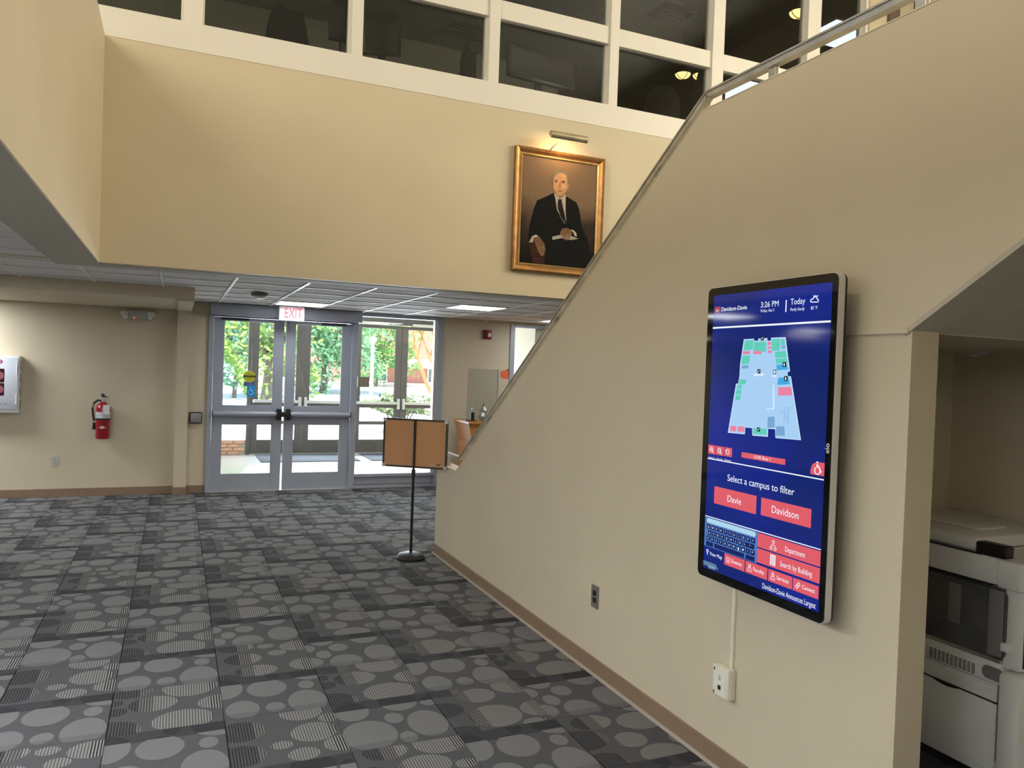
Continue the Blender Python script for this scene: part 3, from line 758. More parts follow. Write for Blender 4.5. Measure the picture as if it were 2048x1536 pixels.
def tree(px, y, r, n, size, label, c, rz=None, trunk=.18):
    rnd = random.Random(int(px[0])); p = onY(px, y); rz = rz or r
    t = thing('leafy_tree', (p.x, y, gz(y)), label, 'tree', 'leafy trees outside the entrance')
    f = leaves(p, r, r*.8, rz, n, size, rnd).build('foliage', leafmat('leaves', c), t); f['kind'] = 'stuff'
    mb = MB().tube([(p.x, y, gz(y)), (p.x+.1, y, p.z-rz*.5), (p.x+.3, y, p.z+rz*.3)], [trunk, trunk*.8, trunk*.3], 8)
    for k in range(5):
        a = k*1.3; mb.tube([(p.x+.1, y, p.z-rz*.5), (p.x+r*.5*math.cos(a), y+r*.4*math.sin(a), p.z+rz*.2)], [trunk*.5, .03], 6)
    mb.build('trunk', mat('bark', (.16, .13, .10), .9, var=.2), t)
tree((472, 650), 30, 2.4, 2600, .17, 'bluish green tree seen through the left door glass', (.20, .42, .26), 1.9, .08)
tree((535, 655), 23, 1.6, 1700, .14, 'light green tree at the right edge of the left door glass', (.30, .46, .10), 2.2)
tree((650, 665), 34, 2.8, 3600, .17, 'broad green tree seen through the right door glass', (.20, .44, .20), 2.2)
tree((752, 670), 41, 2.8, 3000, .17, 'green tree with drooping sprays seen through the sidelight', (.24, .46, .12), 2.6)
# crape myrtle: leaning orange stems
y = 19.0
cm = thing('crape_myrtle', (*onY((872, 800), y).xy, 0.05), 'slender orange stemmed tree leaning left outside the sidelight', 'tree')
mo = mat('orange_bark', lin((206, 150, 96)), .7, var=.15, scale=6)
def P(px, yy=y): return onY(px, yy)
b0 = onY((876, 812), y)
MB().tube([(b0.x+.1, y, .05), P((871, 800)), P((852, 765)), P((842, 735)), P((834, 712)), P((829, 690)), P((826, 655)), P((824, 620))], [.06, .055, .05, .045, .04, .03, .02, .012]).build('stem', mo, cm, smooth=True)
MB().tube([P((834, 712)), P((842, 680)), P((850, 650)), P((856, 620))], [.035, .025, .018, .01]).build('branch', mo, cm, smooth=True)
MB().tube([(b0.x+.25, y+.2, .05), P((872, 745)), P((860, 715)), P((850, 690)), P((838, 655)), P((832, 625))], [.05, .045, .035, .028, .02, .012]).build('stem', mo, cm, smooth=True)
MB().tube([P((860, 715)), P((868, 690)), P((864, 655)), P((868, 620))], [.03, .022, .016, .01]).build('branch', mo, cm, smooth=True)
MB().tube([P((829, 700)), P((820, 685)), P((814, 675))], [.02, .012, .008]).build('branch', mo, cm, smooth=True)
f = leaves(P((845, 638)), .55, .5, .30, 500, .06, random.Random(5)).build('foliage', leafmat('yellow_green_leaves', (.50, .56, .10)), cm); f['kind'] = 'stuff'
# clipped bush
c = onY((800, 806), 18.6)
bu = thing('round_bush', (c.x, 18.6, 0.06), 'low rounded olive bush outside behind the outer door bars', 'bush')
f = leaves((c.x, 18.6, .74), .85, .6, .26, 1800, .055, random.Random(9)).build('foliage', leafmat('olive_leaves', (.16, .22, .08)), bu); f['kind'] = 'stuff'
mb = MB()
for k in range(6): mb.tube([(c.x+.05*math.cos(k), 18.6+.05*math.sin(k), .06), (c.x+.4*math.cos(k*1.05), 18.6+.3*math.sin(k*1.05), .65)], [.025, .012], 6)
mb.build('stems', mat('bush_bark', (.14, .11, .08), .9), bu)
# brick building across the way
yb = 46.0
bl = thing('brick_building', (24, yb, gz(yb)), 'pink brick building across the plaza behind the trees', 'building')
BRK = brickmat('far_brick', lin((196, 120, 104)), lin((178, 104, 92)), lin((205, 170, 155)), 5)
a, b = onY((600, 764), yb), onY((960, 770), yb)
MB().box(a.x, b.x+12, yb, yb+8, gz(yb)-.3, 9).build('brick_wall', BRK, bl)
c0, c1 = onY((805, 718), yb), onY((800, 735), yb)
MB().box(c0.x-1.5, b.x+12, yb-1.2, yb, c1.z, c0.z).build('white_canopy', 'white', bl)
for px in (607, 706, 760, 868, 900):
    q = onY((px, 752), yb); 
    f = MB().box(q.x-.45, q.x+.45, yb-.06, yb, gz(yb), q.z+.5).build('window', 'white', bl)
    MB().box(q.x-.36, q.x+.36, yb-.08, yb-.06, gz(yb)+.1, q.z+.4).build('pane', mat('far_pane', (.12, .14, .17), .2), f)
c = onY((743, 770), 30); tp = onY((743, 685), 30)
lp = thing('lamp_post', (c.x, 30, gz(30)), 'white lamp post with round head seen through the sidelight', 'lamp post')
MB().cyl((c.x, 30, gz(30)), (c.x, 30, tp.z), .075, .06, 14).build('post', 'white', lp, smooth=True)
MB().lathe((c.x, 30, tp.z), [(.06, 0), (.13, .05), (.16, .12), (.12, .2), (.03, .24)], 18).build('head', 'white', lp, smooth=True)

# ================================================================== things on the left wall
yw = YD
# AED cabinet
a, b = onY((40, 712), yw-.14), onY((33, 826), yw-.14)
x1, z0, z1 = a.x, b.z, a.z; x0 = x1-.46
ae = thing('aed_cabinet', ((x0+x1)/2, yw, z0), 'white wall cabinet with dark windows at the left photo edge', 'cabinet')
MB().bbox(x0, x1, yw-.14, yw, z0, z1, .008).build('body', 'whitep', ae, smooth=True)
dr = MB().bbox(x0+.02, x1-.012, yw-.152, yw-.140, z0+.045, z1-.02, .006).build('door', mat('cool_white_door', (.70, .74, .82), .35), ae, smooth=True)
for w0, w1 in ((.43, .66), (.20, .41)):
    zz0, zz1 = z0+(z1-z0)*(w0+.10), z0+(z1-z0)*(w1+.11)
    MB().rrect((onY((9, 750), yw-.15).x-.135, yw-.1525, (zz0+zz1)/2), (1,0,0), (0,0,1), .135, (zz1-zz0)/2, .012, (0, .001, 0)).build('window', mat('dark_red_window', (.05, .012, .02), .1), dr)
    MB().lathe((onY((9, 750), yw-.15).x-.05, yw-.1535, (zz0+zz1)/2), [(.001, -.001), (.045, -.001), (.045, 0), (.001, 0)], 20, ax=1).build('heart_mark', mat('dull_rose', (.35, .10, .12), .4), dr)
text('lettering', 'AED', mat('crimson', (.42, .01, .06), .4), dr, (onY((5, 725), yw-.15).x-.10, yw-.1535, z1-.095), (1,0,0), (0,0,1), width=.20, height=.05, bold=.02)
text('lettering', 'PULL. KEY', 'black', dr, (onY((15, 805), yw-.15).x-.05, yw-.1535, z0+.095), (1,0,0), (0,0,1), width=.10, height=.014)
for zz in (z0+.16, z1-.16): MB().bbox(x1-.030, x1-.018, yw-.165, yw-.150, zz-.06, zz+.06, .004).build('hinge', 'whitep', dr)
for k in range(4): MB().rrect((x1+.0005, yw-.085, z0+.09+k*.155), (0,1,0), (0,0,1), .018, .05, .012, (.001, 0, 0)).build('vent_slot', mat('slot_grey', (.16, .16, .17), .6), ae)

# fire extinguisher
c = onY((205, 877), yw-.09); t_ = onY((205, 806), yw-.09); xe, ze = c.x, c.z; he = t_.z-c.z
fe = thing('fire_extinguisher', (xe, yw, ze), 'red fire extinguisher with paper tag hung on the left wall', 'fire extinguisher')
R0 = .078; yc = yw-.10
MB().lathe((xe, yc, ze), [(R0*.9, 0), (R0, .012), (R0, he*.86), (R0*.92, he*.92), (R0*.6, he*.98), (.028, he*1.01), (.026, he*1.04)], 28).build('cylinder', 'red', fe, smooth=True)
MB().lathe((xe, yc, ze), [(R0+.0015, he*.58), (R0+.0015, he*.76)], 28).build('label_sleeve', mat('silver_label', (.55, .57, .60), .5, var=.35, scale=60), fe, smooth=True)
MB().lathe((xe, yc, ze), [(R0+.004, he*.535), (R0+.004, he*.575)], 28).build('strap', 'black', fe, smooth=True)
MB().add([(xe-.058, yc-.054, ze+he*.33), (xe-.03, yc-.0755, ze+he*.308), (xe, yc-R0-.003, ze+he*.285), (xe+.03, yc-.0755, ze+he*.308), (xe+.058, yc-.054, ze+he*.33), (xe+.03, yc-.0755, ze+he*.352), (xe, yc-R0-.003, ze+he*.375), (xe-.03, yc-.0755, ze+he*.352), (xe, yc-R0-.003, ze+he*.33)], [(0, 1, 8, 7), (1, 2, 8), (2, 3, 8), (3, 4, 8), (4, 5, 8), (5, 6, 8), (6, 7, 8)]).build('diamond_mark', mat('pale_pink', (.75, .55, .55), .5), fe)
MB().cyl((xe, yc, ze+he*1.02), (xe, yc, ze+he*1.13), .022).build('valve', 'steel', fe, smooth=True)
MB().bbox(xe-.02, xe+.10, yc-.012, yc+.012, ze+he*1.12, ze+he*1.145, .004).build('lower_lever', 'satin', fe)
MB().prism([(xe-.02, yc-.012, ze+he*1.16), (xe+.07, yc-.012, ze+he*1.165), (xe+.02, yc-.012, ze+he*1.20), (xe, yc-.012, ze+he*1.27), (xe-.025, yc-.012, ze+he*1.26)], (0, .024, 0)).build('upper_lever', 'black', fe)
hz = [(xe-.02, yc, ze+he*1.06), (xe-.06, yc, ze+he*1.08), (xe-.10, yc, ze+he*1.0), (xe-.115, yc, ze+he*.85), (xe-.105, yc, ze+he*.65), (xe-.095, yc, ze+he*.5)]
MB().tube(hz, .012, 10).build('hose', 'black', fe, smooth=True)
MB().cyl((xe-.095, yc, ze+he*.46), (xe-.095, yc, ze+he*.26), .012, .02, 12).build('nozzle', 'black', fe, smooth=True)
MB().bbox(xe+.005, xe+.075, yc-R0-.012, yc-R0-.010, ze+he*.70, ze+he*.96, .001).build('inspection_tag', 'whitep', fe)
MB().bbox(xe-.05, xe+.05, yw-.028, yw, ze+he*.3, ze+he*.9, .004).build('wall_bracket', 'black', fe)

def outlet(c, ax, label, plate, dark, w=.035, h=.058):
    """duplex outlet: ax=1 on a wall facing -Y, ax=0 on a wall facing -X"""
    t = thing('wall_outlet', c, label, 'outlet')
    u = Vector((1,0,0)) if ax == 1 else Vector((0,1,0)); nrm = Vector((0,-1,0)) if ax == 1 else Vector((-1,0,0))
    c = Vector(c)
    MB().rrect(c+nrm*.006, u, (0,0,1), w, h, .006, -nrm*.006).build('plate', plate, t)
    for s_ in (-1, 1):
        f = MB().rrect(c+nrm*.0085+Vector((0,0,s_*.02)), u, (0,0,1), .0165, .0145, .007, -nrm*.003).build('receptacle', dark, t)
        for k in (-1, 1):
            MB().rrect(c+nrm*.0092+Vector((0,0,s_*.02+.002))+u*(k*.006), u, (0,0,1), .0013, .005, .001, -nrm*.001).build('slot', 'black', f)
    MB().rrect(c+nrm*.007, u, (0,0,1), .003, .003, .0029, -nrm*.002).build('screw', 'steel', t)
c = onY((109.5, 922), yw); outlet((c.x, yw, c.z), 1, 'steel duplex outlet low on the left wall under the white cabinet', 'steel', 'greyp', .036, .060)
c = onX((1191, 1193), XR); outlet((XR, c.y, c.z), 0, 'steel duplex outlet with black sockets on the stair wall', mat('bronze_plate', (.34, .31, .27), .4, .6), 'black', .040, .064)

# push plate for automatic doors
a, b = onY((379, 824), yw-.03), onY((404, 847), yw-.03)
pp = thing('push_plate', ((a.x+b.x)/2, yw, b.z), 'square grey push plate with black surround left of the doors', 'switch')
MB().bbox(a.x, b.x, yw-.045, yw, b.z, a.z, .012).build('surround', 'black', pp, smooth=True)
MB().bbox(a.x+.012, b.x-.012, yw-.053, yw-.044, b.z+.012, a.z-.012, .006).build('plate', mat('grey_plate', (.30, .30, .31), .45, .4), pp, smooth=True)

# emergency light
a, b = onY((256, 622), yw-.05), onY((296, 639), yw-.05)
el = thing('emergency_light', ((a.x+b.x)/2, yw, b.z), 'twin head emergency light high on the left wall', 'emergency light')
zt, zb = 2.285, 2.175
cx = (a.x+b.x)/2
MB().bbox(cx-.11, cx+.11, yw-.075, yw, zb, zt, .012).build('housing', 'greyp', el, smooth=True)
for s_ in (-1, 1):
    mb = MB(); x = cx+s_*.145
    mb.prism([(x-s_*.045, yw-.10, zt-.012), (x+s_*.03, yw-.11, zt-.02), (x+s_*.05, yw-.10, zb+.06), (x, yw-.10, zb-.004), (x-s_*.03, yw-.10, zb+.01)], (0, .08, 0))
    hd = mb.build('lamp_head', 'whitep', el)
    MB().lathe((x, yw-.102, (zt+zb)/2+.01), [(.001, -.008), (.032, -.006), (.036, 0)], 18, ax=1).build('lens', mat('frosted_lens', (.7, .7, .7), .2), hd, smooth=True)
MB().lathe((cx-.04, yw-.077, zb+.012), [(.001, -.006), (.005, -.004), (.006, 0)], 12, ax=1).build('indicator', mat('red_indicator', (.8, .05, .02), .3, emit=(1, .08, .03), estr=3.0), el)

# ================================================================== right of the doors: alarm, window, reception desk
a, b = onY((968, 659.5), yw-.05), onY((983.5, 678.5), yw-.05)
fa = thing('fire_alarm', ((a.x+b.x)/2, yw, b.z), 'small dark red fire alarm strobe on the wall right of the doors', 'alarm')
MB().bbox(a.x, b.x, yw-.05, yw, b.z, a.z, .008).build('housing', 'darkred', fa, smooth=True)
MB().bbox((a.x+b.x)/2-.005, (a.x+b.x)/2+.04, yw-.075, yw-.05, b.z+.03, b.z+.085, .008).build('strobe', mat('strobe_lens', (.75, .72, .74), .1), fa, smooth=True)
w3 = sroot('window_3', (5.6, YD, .75), 'bright office window at the right end of the door wall')
MB().bbox(4.566, 4.64, YD-.02, YD+.13, .75, 2.40, .004).build('jamb', 'alu', w3); MB().bbox(4.64, 6.6, YD-.02, YD+.13, 2.36, 2.40, .004).build('head', 'alu', w3)
MB().bbox(4.64, 6.6, YD-.02, YD+.13, .75, .79, .004).build('sill', 'alu', w3)
MB().bbox(5.56, 5.62, YD, YD+.10, .79, 2.36, .004).build('mullion', 'alu', w3)
for x0, x1 in ((4.64, 5.56), (5.62, 6.6)): MB().box(x0, x1, YD+.05, YD+.057, .79, 2.36).build('pane', 'glass', w3)
M['cream'] = mat('cream_office_wall', (.80, .74, .58), .7, var=.03)
wall('wall_side_office', (5.3, 9, 13.0, 13.1, 0, 2.75), (5.3, 5.4, YD+.15, 13.0, 0, 2.75), (8.9, 9, YD+.15, 13.0, 0, 2.75), (5.3, 9, YD+.15, 13.1, 2.75, 2.85), (5.3, 9, YD+.15, 13.1, -.1, 0), m='cream', label='cream walls of the side office')
sl_ = thing('office_light', (7.0, 11.9, 2.70), 'lit ceiling panel inside the side office', 'ceiling light')
MB().box(6.4, 7.6, 11.6, 12.2, 2.70, 2.745).build('frame', 'tee', sl_); MB().box(6.43, 7.57, 11.63, 12.17, 2.69, 2.70).build('diffuser', 'light', sl_)
c = onY((1072, 684), 12.95)
rs = thing('red_wall_sign', (c.x, 12.98, c.z-.1), 'small red square sign inside the side office', 'sign')
MB().box(c.x-.09, c.x+.09, 12.97, 13.0, c.z-.1, c.z+.1).build('board', 'red', rs); MB().box(c.x-.05, c.x+.05, 12.966, 12.97, c.z-.06, c.z+.06).build('mark', 'whitep', rs)
# pumpkin decoration on the wall by the window
c = onY((1010, 749), yw-.004)
pk = thing('pumpkin_cutout', (c.x, yw, c.z-.07), 'orange pumpkin cutout stuck beside the side window', 'decoration')
pts = [(c.x+.072*math.cos(a)*(1+.05*math.cos(5*a)), yw-.006, c.z+.064*math.sin(a)) for a in [2*math.pi*k/28 for k in range(28)]]
MB().prism(pts, (0, .006, 0)).build('body', mat('orange_card', lin((232, 110, 70)), .6, var=.1, scale=20), pk)
MB().prism([(c.x+.015, yw-.007, c.z+.05), (c.x+.05, yw-.007, c.z+.058), (c.x+.055, yw-.007, c.z+.082), (c.x+.04, yw-.007, c.z+.084)], (0, .006, 0)).build('stem', mat('dark_green_card', (.02, .05, .02), .7), pk)
# desk
dk = thing('reception_desk', (4.25, 9.9, 0), 'orange wooden reception desk seen behind the stair rail', 'desk')
dx0, dy0 = 3.66, 9.72
MB().bbox(dx0-.05, 5.4, dy0-.05, 10.35, .965, 1.0, .008).build('desk_top', 'wood', dk)
MB().prism([(dx0-.03, dy0, .965), (dx0+.03, dy0, .70), (dx0+.04, dy0, 0), (5.35, dy0, 0), (5.35, dy0, .965)], (0, .04, 0)).build('front_panel', 'wood', dk)
MB().prism([(dx0-.03, dy0+.04, .965), (dx0+.03, dy0+.04, .70), (dx0+.04, dy0+.04, 0), (dx0+.08, dy0+.04, 0), (dx0+.08, dy0+.04, .965)], (0, .55, 0)).build('side_panel', 'wood', dk)
MB().box(5.31, 5.35, dy0+.04, 10.31, 0, .965).build('side_panel', 'wood', dk)
a, b = onY((936, 737), 10.0), onY((996, 738), 10.0)
sh = thing('acrylic_shield', ((a.x+b.x)/2, 10.0, 1.0), 'clear acrylic shield standing on the reception desk', 'shield')
MB().box(a.x, b.x, 9.997, 10.003, 1.0, a.z).build('sheet', 'plexi', sh)
MB().box(b.x, b.x+.012, 9.98, 10.02, 1.0, a.z).build('edge_strip', 'satin', sh)
for x in (a.x+.06, b.x-.06): MB().box(x-.02, x+.02, 9.95, 10.05, 1.0, 1.006).build('foot', 'plexi', sh)
c = onY((944, 842), 9.85)
bx_ = thing('desk_device', (c.x, 9.85, 1.0), 'small black device on a flat foot on the desk', 'device')
MB().bbox(c.x-.11, c.x+.055, 9.80, 9.90, 1.0, 1.012, .003).build('foot', 'black', bx_)
MB().bbox(c.x-.025, c.x+.025, 9.83, 9.87, 1.012, 1.12, .004).build('body', 'black', bx_)
MB().tube([(c.x-.02, 9.85, 1.12), (c.x-.02, 9.85, 1.16), (c.x, 9.85, 1.18), (c.x+.02, 9.85, 1.16), (c.x+.02, 9.85, 1.12)], .004).build('wire_loop', 'satin', bx_)
c = onY((966, 840), 9.85)
gv = thing('glass_ornament', (c.x, 9.85, 1.0), 'clear faceted glass ornament on the desk by the rail', 'ornament')
M['crystal'] = glass('crystal', (.80, .82, .82), .08, 1.0)
MB().lathe((c.x, 9.85, 1.0), [(.05, 0), (.055, .02), (.07, .07), (.045, .12)], 8).build('lower_bowl', 'crystal', gv)
MB().lathe((c.x, 9.85, 1.12), [(.045, 0), (.06, .03), (.02, .08), (.008, .13)], 7).build('lid', 'crystal', gv)

# ================================================================== corkboard stand
bx0, by0 = 1.956, 6.60
cs = thing('corkboard_stand', (bx0, by0, 0), 'cork notice board on a black pole with round base', 'notice board')
MB().lathe((bx0, by0, 0), [(.125, 0), (.128, .02), (.11, .045), (.07, .058), (.02, .062)], 36).build('base', mat('black_iron', (.018, .02, .022), .45, var=.2, scale=30), cs, smooth=True)
MB().cyl((bx0, by0, .055), (bx0, by0, .80), .0125).build('pole', 'black', cs, smooth=True)
MB().cyl((bx0, by0, .745), (bx0, by0, .80), .018).build('clamp', 'black', cs, smooth=True)
th = math.radians(-36); u = Vector((math.cos(th), math.sin(th), 0)); nv = Vector((u.y, -u.x, 0))
if nv.y > 0: nv = -nv
cb = Vector((bx0, by0, 1.03)) - nv*.02; hw, hh = .300, .218
cb = cb - u*.0
def obox(c, u_, n_, hu, hn, z0, z1, mbb=None):
    mbb = mbb or MB(); w = n_*hn
    return mbb.prism([c-u_*hu-w, c+u_*hu-w, c+u_*hu+w, c-u_*hu+w] if False else [Vector((*(c-u_*hu-w).xy, z0)), Vector((*(c+u_*hu-w).xy, z0)), Vector((*(c+u_*hu+w).xy, z0)), Vector((*(c-u_*hu+w).xy, z0))], (0, 0, z1-z0))
z0, z1 = cb.z-hh, cb.z+hh
for s_, hb in ((-1, .5), (1, .5)):
    obox(cb+u*(s_*hw/2), u, nv, hw/2-.004, .008, z0+.012, z1-.012).build('cork_panel', 'cork', cs)
fm = mat('dark_pewter_frame', (.06, .055, .045), .35, .6, var=.2)
for nm, c_, hu, a_, b_ in (('frame_rail', cb, hw, z0, z0+.016), ('frame_rail', cb, hw, z1-.016, z1), ('frame_stile', cb-u*(hw-.008), .008, z0, z1), ('frame_stile', cb+u*(hw-.008), .008, z0, z1)):
    obox(c_, u, nv, hu, .012, a_, b_).build(nm, fm, cs)
for s_ in (-1, 1):
    for zz in (z0, z1-.03): obox(cb+u*(s_*(hw-.013)), u, nv, .015, .0135, zz, zz+.03).build('corner_cap', 'steel', cs)
p0 = cb+nv*.02
MB().cyl((p0.x, p0.y, .80), (p0.x, p0.y, z1-.005), .010).build('front_pole', 'black', cs, smooth=True)
lb = cb+u*(hw*.66)+nv*.0085
f = obox(lb, u, nv, .062, .0006, z0+.028, z0+.052).build('maker_label', mat('tan_label', lin((206, 160, 112)), .6), cs)
obox(lb+u*.026+nv*.0008, u, nv, .022, .0004, z0+.034, z0+.046).build('label_mark', mat('label_brown', (.12, .07, .04), .6), f)

# ================================================================== portrait and picture light
yp = YU
pf = thing('portrait_painting', (3.365, yp, 2.66), 'gilt framed oil portrait of a seated man in dark suit', 'painting')
X0, X1, Z0, Z1 = 2.882, 3.848, 2.662, 3.838
M['gold'] = mat('aged_gold_frame', (.36, .19, .07), .38, .55, var=.25, scale=14)
M['gold2'] = mat('inner_gold_lip', (.62, .42, .18), .35, .6, var=.15, scale=20)
def mould(prof, x0, x1, z0, z1, nm, m_):                     # mitred moulding, four sides; prof: (inset, depth from wall)
    cs_ = [((x0, z0), (1, 1)), ((x1, z0), (-1, 1)), ((x1, z1), (-1, -1)), ((x0, z1), (1, -1))]
    for k in range(4):
        (ax, az), (sx, sz) = cs_[k]; (bx, bz), (tx, tz) = cs_[(k+1) % 4]; n = len(prof)
        vs = [(ax+sx*i, yp-d, az+sz*i) for i, d in prof]+[(bx+tx*i, yp-d, bz+tz*i) for i, d in prof]
        fs = [(i, (i+1) % n, (i+1) % n+n, i+n) for i in range(n)]+[tuple(range(n-1, -1, -1)), tuple(range(n, 2*n))]
        MB().add(vs, fs).build(nm, m_, pf)
mould([(0, .0), (0, .05), (.012, .062), (.03, .055), (.052, .035), (.060, .033), (.060, .0)], X0, X1, Z0, Z1, 'frame_moulding', 'gold')
mould([(.060, .0), (.060, .040), (.070, .044), (.078, .034), (.078, .0)], X0, X1, Z0, Z1, 'inner_lip', 'gold2')
cm_ = bpy.data.materials.new('painted_ground'); cm_.use_nodes = True
n = cm_.node_tree.nodes; l = cm_.node_tree.links
tcx = n.new('ShaderNodeTexCoord'); sx = n.new('ShaderNodeSeparateXYZ'); l.new(tcx.outputs['Object'], sx.inputs[0])
ns = n.new('ShaderNodeTexNoise'); ns.inputs['Scale'].default_value = 3.2; ns.inputs['Detail'].default_value = 5; l.new(tcx.outputs['Object'], ns.inputs['Vector'])
ad = n.new('ShaderNodeMath'); ad.operation = 'MULTIPLY_ADD'; l.new(ns.outputs['Fac'], ad.inputs[0]); ad.inputs[1].default_value = .55; l.new(sx.outputs[2], ad.inputs[2])
rp_ = n.new('ShaderNodeValToRGB'); cr2 = rp_.color_ramp
cr2.elements[0].position = .35; cr2.elements[0].color = (.006, .006, .006, 1); cr2.elements[1].position = 1.0; cr2.elements[1].color = (.20, .13, .085, 1)
e = cr2.elements.new(.72); e.color = (.035, .022, .02, 1)
l.new(ad.outputs[0], rp_.inputs[0]); l.new(rp_.outputs[0], n['Principled BSDF'].inputs['Base Color']); n['Principled BSDF'].inputs['Roughness'].default_value = .75; n['Principled BSDF'].inputs['Specular IOR Level'].default_value = .15
cv = MB().box(X0+.07, X1-.07, yp-.030, yp-.002, Z0+.07, Z1-.07).build('canvas', cm_, pf)
YC = yp-.0302
def pc(a, b, lay=0):
    q = onY(crop(1000, 230, 4.517, a, b), YC); return (q.x, YC-.0004*lay, q.z)
def paint(nm, pts, col, lay, var=.2):
    m_ = mat('paint_'+nm, col, .75, var=var, scale=18, spec=.15)
    return MB().prism([pc(a, b, lay) for a, b in pts], (0, .0003, 0)).build(nm, m_, cv)
def ell(cx, cy, rx, ry, rot=0, n=22):
    r_ = math.radians(rot)
    return [(cx+rx*math.cos(t)*math.cos(r_)-ry*math.sin(t)*math.sin(r_), cy+rx*math.cos(t)*math.sin(r_)+ry*math.sin(t)*math.cos(r_)) for t in [2*math.pi*k/n for k in range(n)]]
paint('painted_chair', [(262, 1180), (300, 1150), (400, 1230), (420, 1300), (400, 1352), (300, 1335)], (.045, .016, .01), 1)
paint('painted_suit', [(490, 700), (420, 735), (335, 770), (300, 860), (265, 1000), (255, 1130), (300, 1090), (360, 1110), (410, 1190), (405, 1290), (400, 1352), (560, 1375), (770, 1388), (815, 1300), (800, 1150), (740, 1010), (715, 850), (690, 790), (600, 735), (560, 900)], (.0045, .005, .006), 2, .3)
paint('painted_shirt', [(485, 700), (500, 760), (515, 860), (560, 930), (598, 962), (592, 860), (592, 715), (545, 752)], (.44, .40, .34), 3)
paint('painted_tie', [(528, 760), (555, 762), (562, 800), (590, 930), (596, 965), (560, 940), (522, 850), (520, 800)], (.016, .011, .014), 4, .6)
paint('painted_tie_stripe', [(530, 905), (545, 912), (592, 975), (580, 985)], (.10, .10, .12), 5)
paint('painted_neck', [(498, 660), (500, 710), (540, 748), (580, 712), (585, 650)], (.30, .16, .09), 4)
paint('painted_hair', ell(546, 578, 80, 84, 8), (.17, .145, .115), 4)
paint('painted_ear', ell(614, 650, 15, 30, 10), (.33, .17, .10), 4)
paint('painted_face', [(492, 560), (520, 528), (560, 522), (596, 545), (606, 590), (610, 650), (600, 690), (572, 722), (545, 732), (515, 722), (490, 690), (480, 640), (482, 590)], (.46, .26, .15), 5)
paint('painted_brow', [(490, 590), (520, 586), (526, 594), (492, 600)], (.10, .06, .04), 6)
paint('painted_brow', [(552, 596), (588, 594), (590, 604), (552, 604)], (.10, .06, .04), 6)
paint('painted_eye', ell(508, 606, 12, 5), (.05, .03, .025), 6)
paint('painted_eye', ell(570, 611, 13, 5), (.05, .03, .025), 6)
paint('painted_nose', [(534, 600), (528, 650), (540, 660), (556, 652), (548, 600)], (.36, .18, .10), 6)
paint('painted_mouth', [(520, 684), (540, 680), (566, 688), (542, 693)], (.22, .08, .06), 6)
paint('painted_cheek_light', ell(575, 645, 14, 25), (.55, .34, .21), 6)
paint('painted_cuff', [(262, 1150), (290, 1095), (325, 1080), (345, 1095), (305, 1110), (298, 1150)], (.50, .46, .40), 3)
paint('painted_hand', [(300, 1110), (350, 1095), (400, 1160), (412, 1220), (402, 1240), (390, 1275), (376, 1270), (345, 1240), (325, 1180)], (.20, .11, .065), 4)
for pts in ([(352, 1190), (368, 1188), (378, 1268), (366, 1272)], [(382, 1180), (396, 1180), (400, 1240), (392, 1270)]):
    paint('painted_finger', pts, (.26, .15, .09), 5)
paint('painted_book', [(470, 1100), (560, 1078), (640, 1092), (708, 1118), (640, 1130), (560, 1112), (475, 1128)], (.36, .35, .31), 3)
paint('painted_cuff', [(632, 1035), (665, 1040), (690, 1070), (692, 1100), (676, 1092), (660, 1060)], (.50, .46, .40), 4)
paint('painted_hand', [(540, 1070), (556, 1030), (600, 1018), (645, 1040), (650, 1080), (620, 1110), (590, 1100), (560, 1095)], (.20, .11, .065), 5)
for k in range(4): paint('painted_finger', [(556+k*22, 1070), (572+k*22, 1068), (580+k*18, 1120+(6 if k in (1, 2) else -6)), (568+k*18, 1128+(6 if k in (1, 2) else -6))], (.27, .155, .09), 6)
# picture light
pl = thing('picture_light', (3.45, yp, 3.89), 'brass picture light with tubular shade above the portrait', 'picture light')
M['brass'] = mat('satin_brass', (.46, .40, .28), .35, .7, var=.1)
a = onY((1101, 268), yp-.20); b = onY((1173, 281), yp-.20); zl = (a.z+b.z)/2; lx0, lx1 = a.x, b.x
seg = 12; ring = [(math.cos(t), math.sin(t)) for t in [math.radians(15+235*k/seg) for k in range(seg+1)]]
vs = []; fs = []
for x in (lx0, lx1):
    for r_ in (.036, .033): vs += [(x, yp-.20+r_*cy_, zl+r_*cz_) for cy_, cz_ in ring]
m_ = seg+1
for k in range(seg): fs += [(k, k+1, 2*m_+k+1, 2*m_+k), (m_+k, 3*m_+k, 3*m_+k+1, m_+k+1), (k, m_+k, m_+k+1, k+1), (2*m_+k, 2*m_+k+1, 3*m_+k+1, 3*m_+k)]
fs += [tuple(range(m_, 2*m_)), tuple(range(4*m_-1, 3*m_-1, -1))]
MB().add(vs, fs).build('shade', 'brass', pl, smooth=True)
MB().cyl((lx0+.03, yp-.20, zl-.002), (lx1-.03, yp-.20, zl-.002), .010).build('bulb', mat('warm_bulb', (1, .8, .5), .3, emit=(1, .55, .2), estr=2), pl)
xm = (lx0+lx1)/2-.06
MB().tube([(xm, yp-.19, zl-.01), (xm-.06, yp-.10, zl-.09), (xm-.07, yp-.018, zl-.13)], .006).build('arm', 'brass', pl)
MB().bbox(xm-.09, xm-.05, yp-.02, yp, zl-.158, zl-.10, .004).build('mount', 'brass', pl)
plight = area('picture_bulb', (xm+.05, yp-.19, zl-.02), aim((0, .75, -1)), lx1-lx0-.1, .04, 2.4, (1, .62, .28)); plight.parent = pl; plight.location = Vector((xm+.05, yp-.19, zl-.035))-Vector(pl.location)

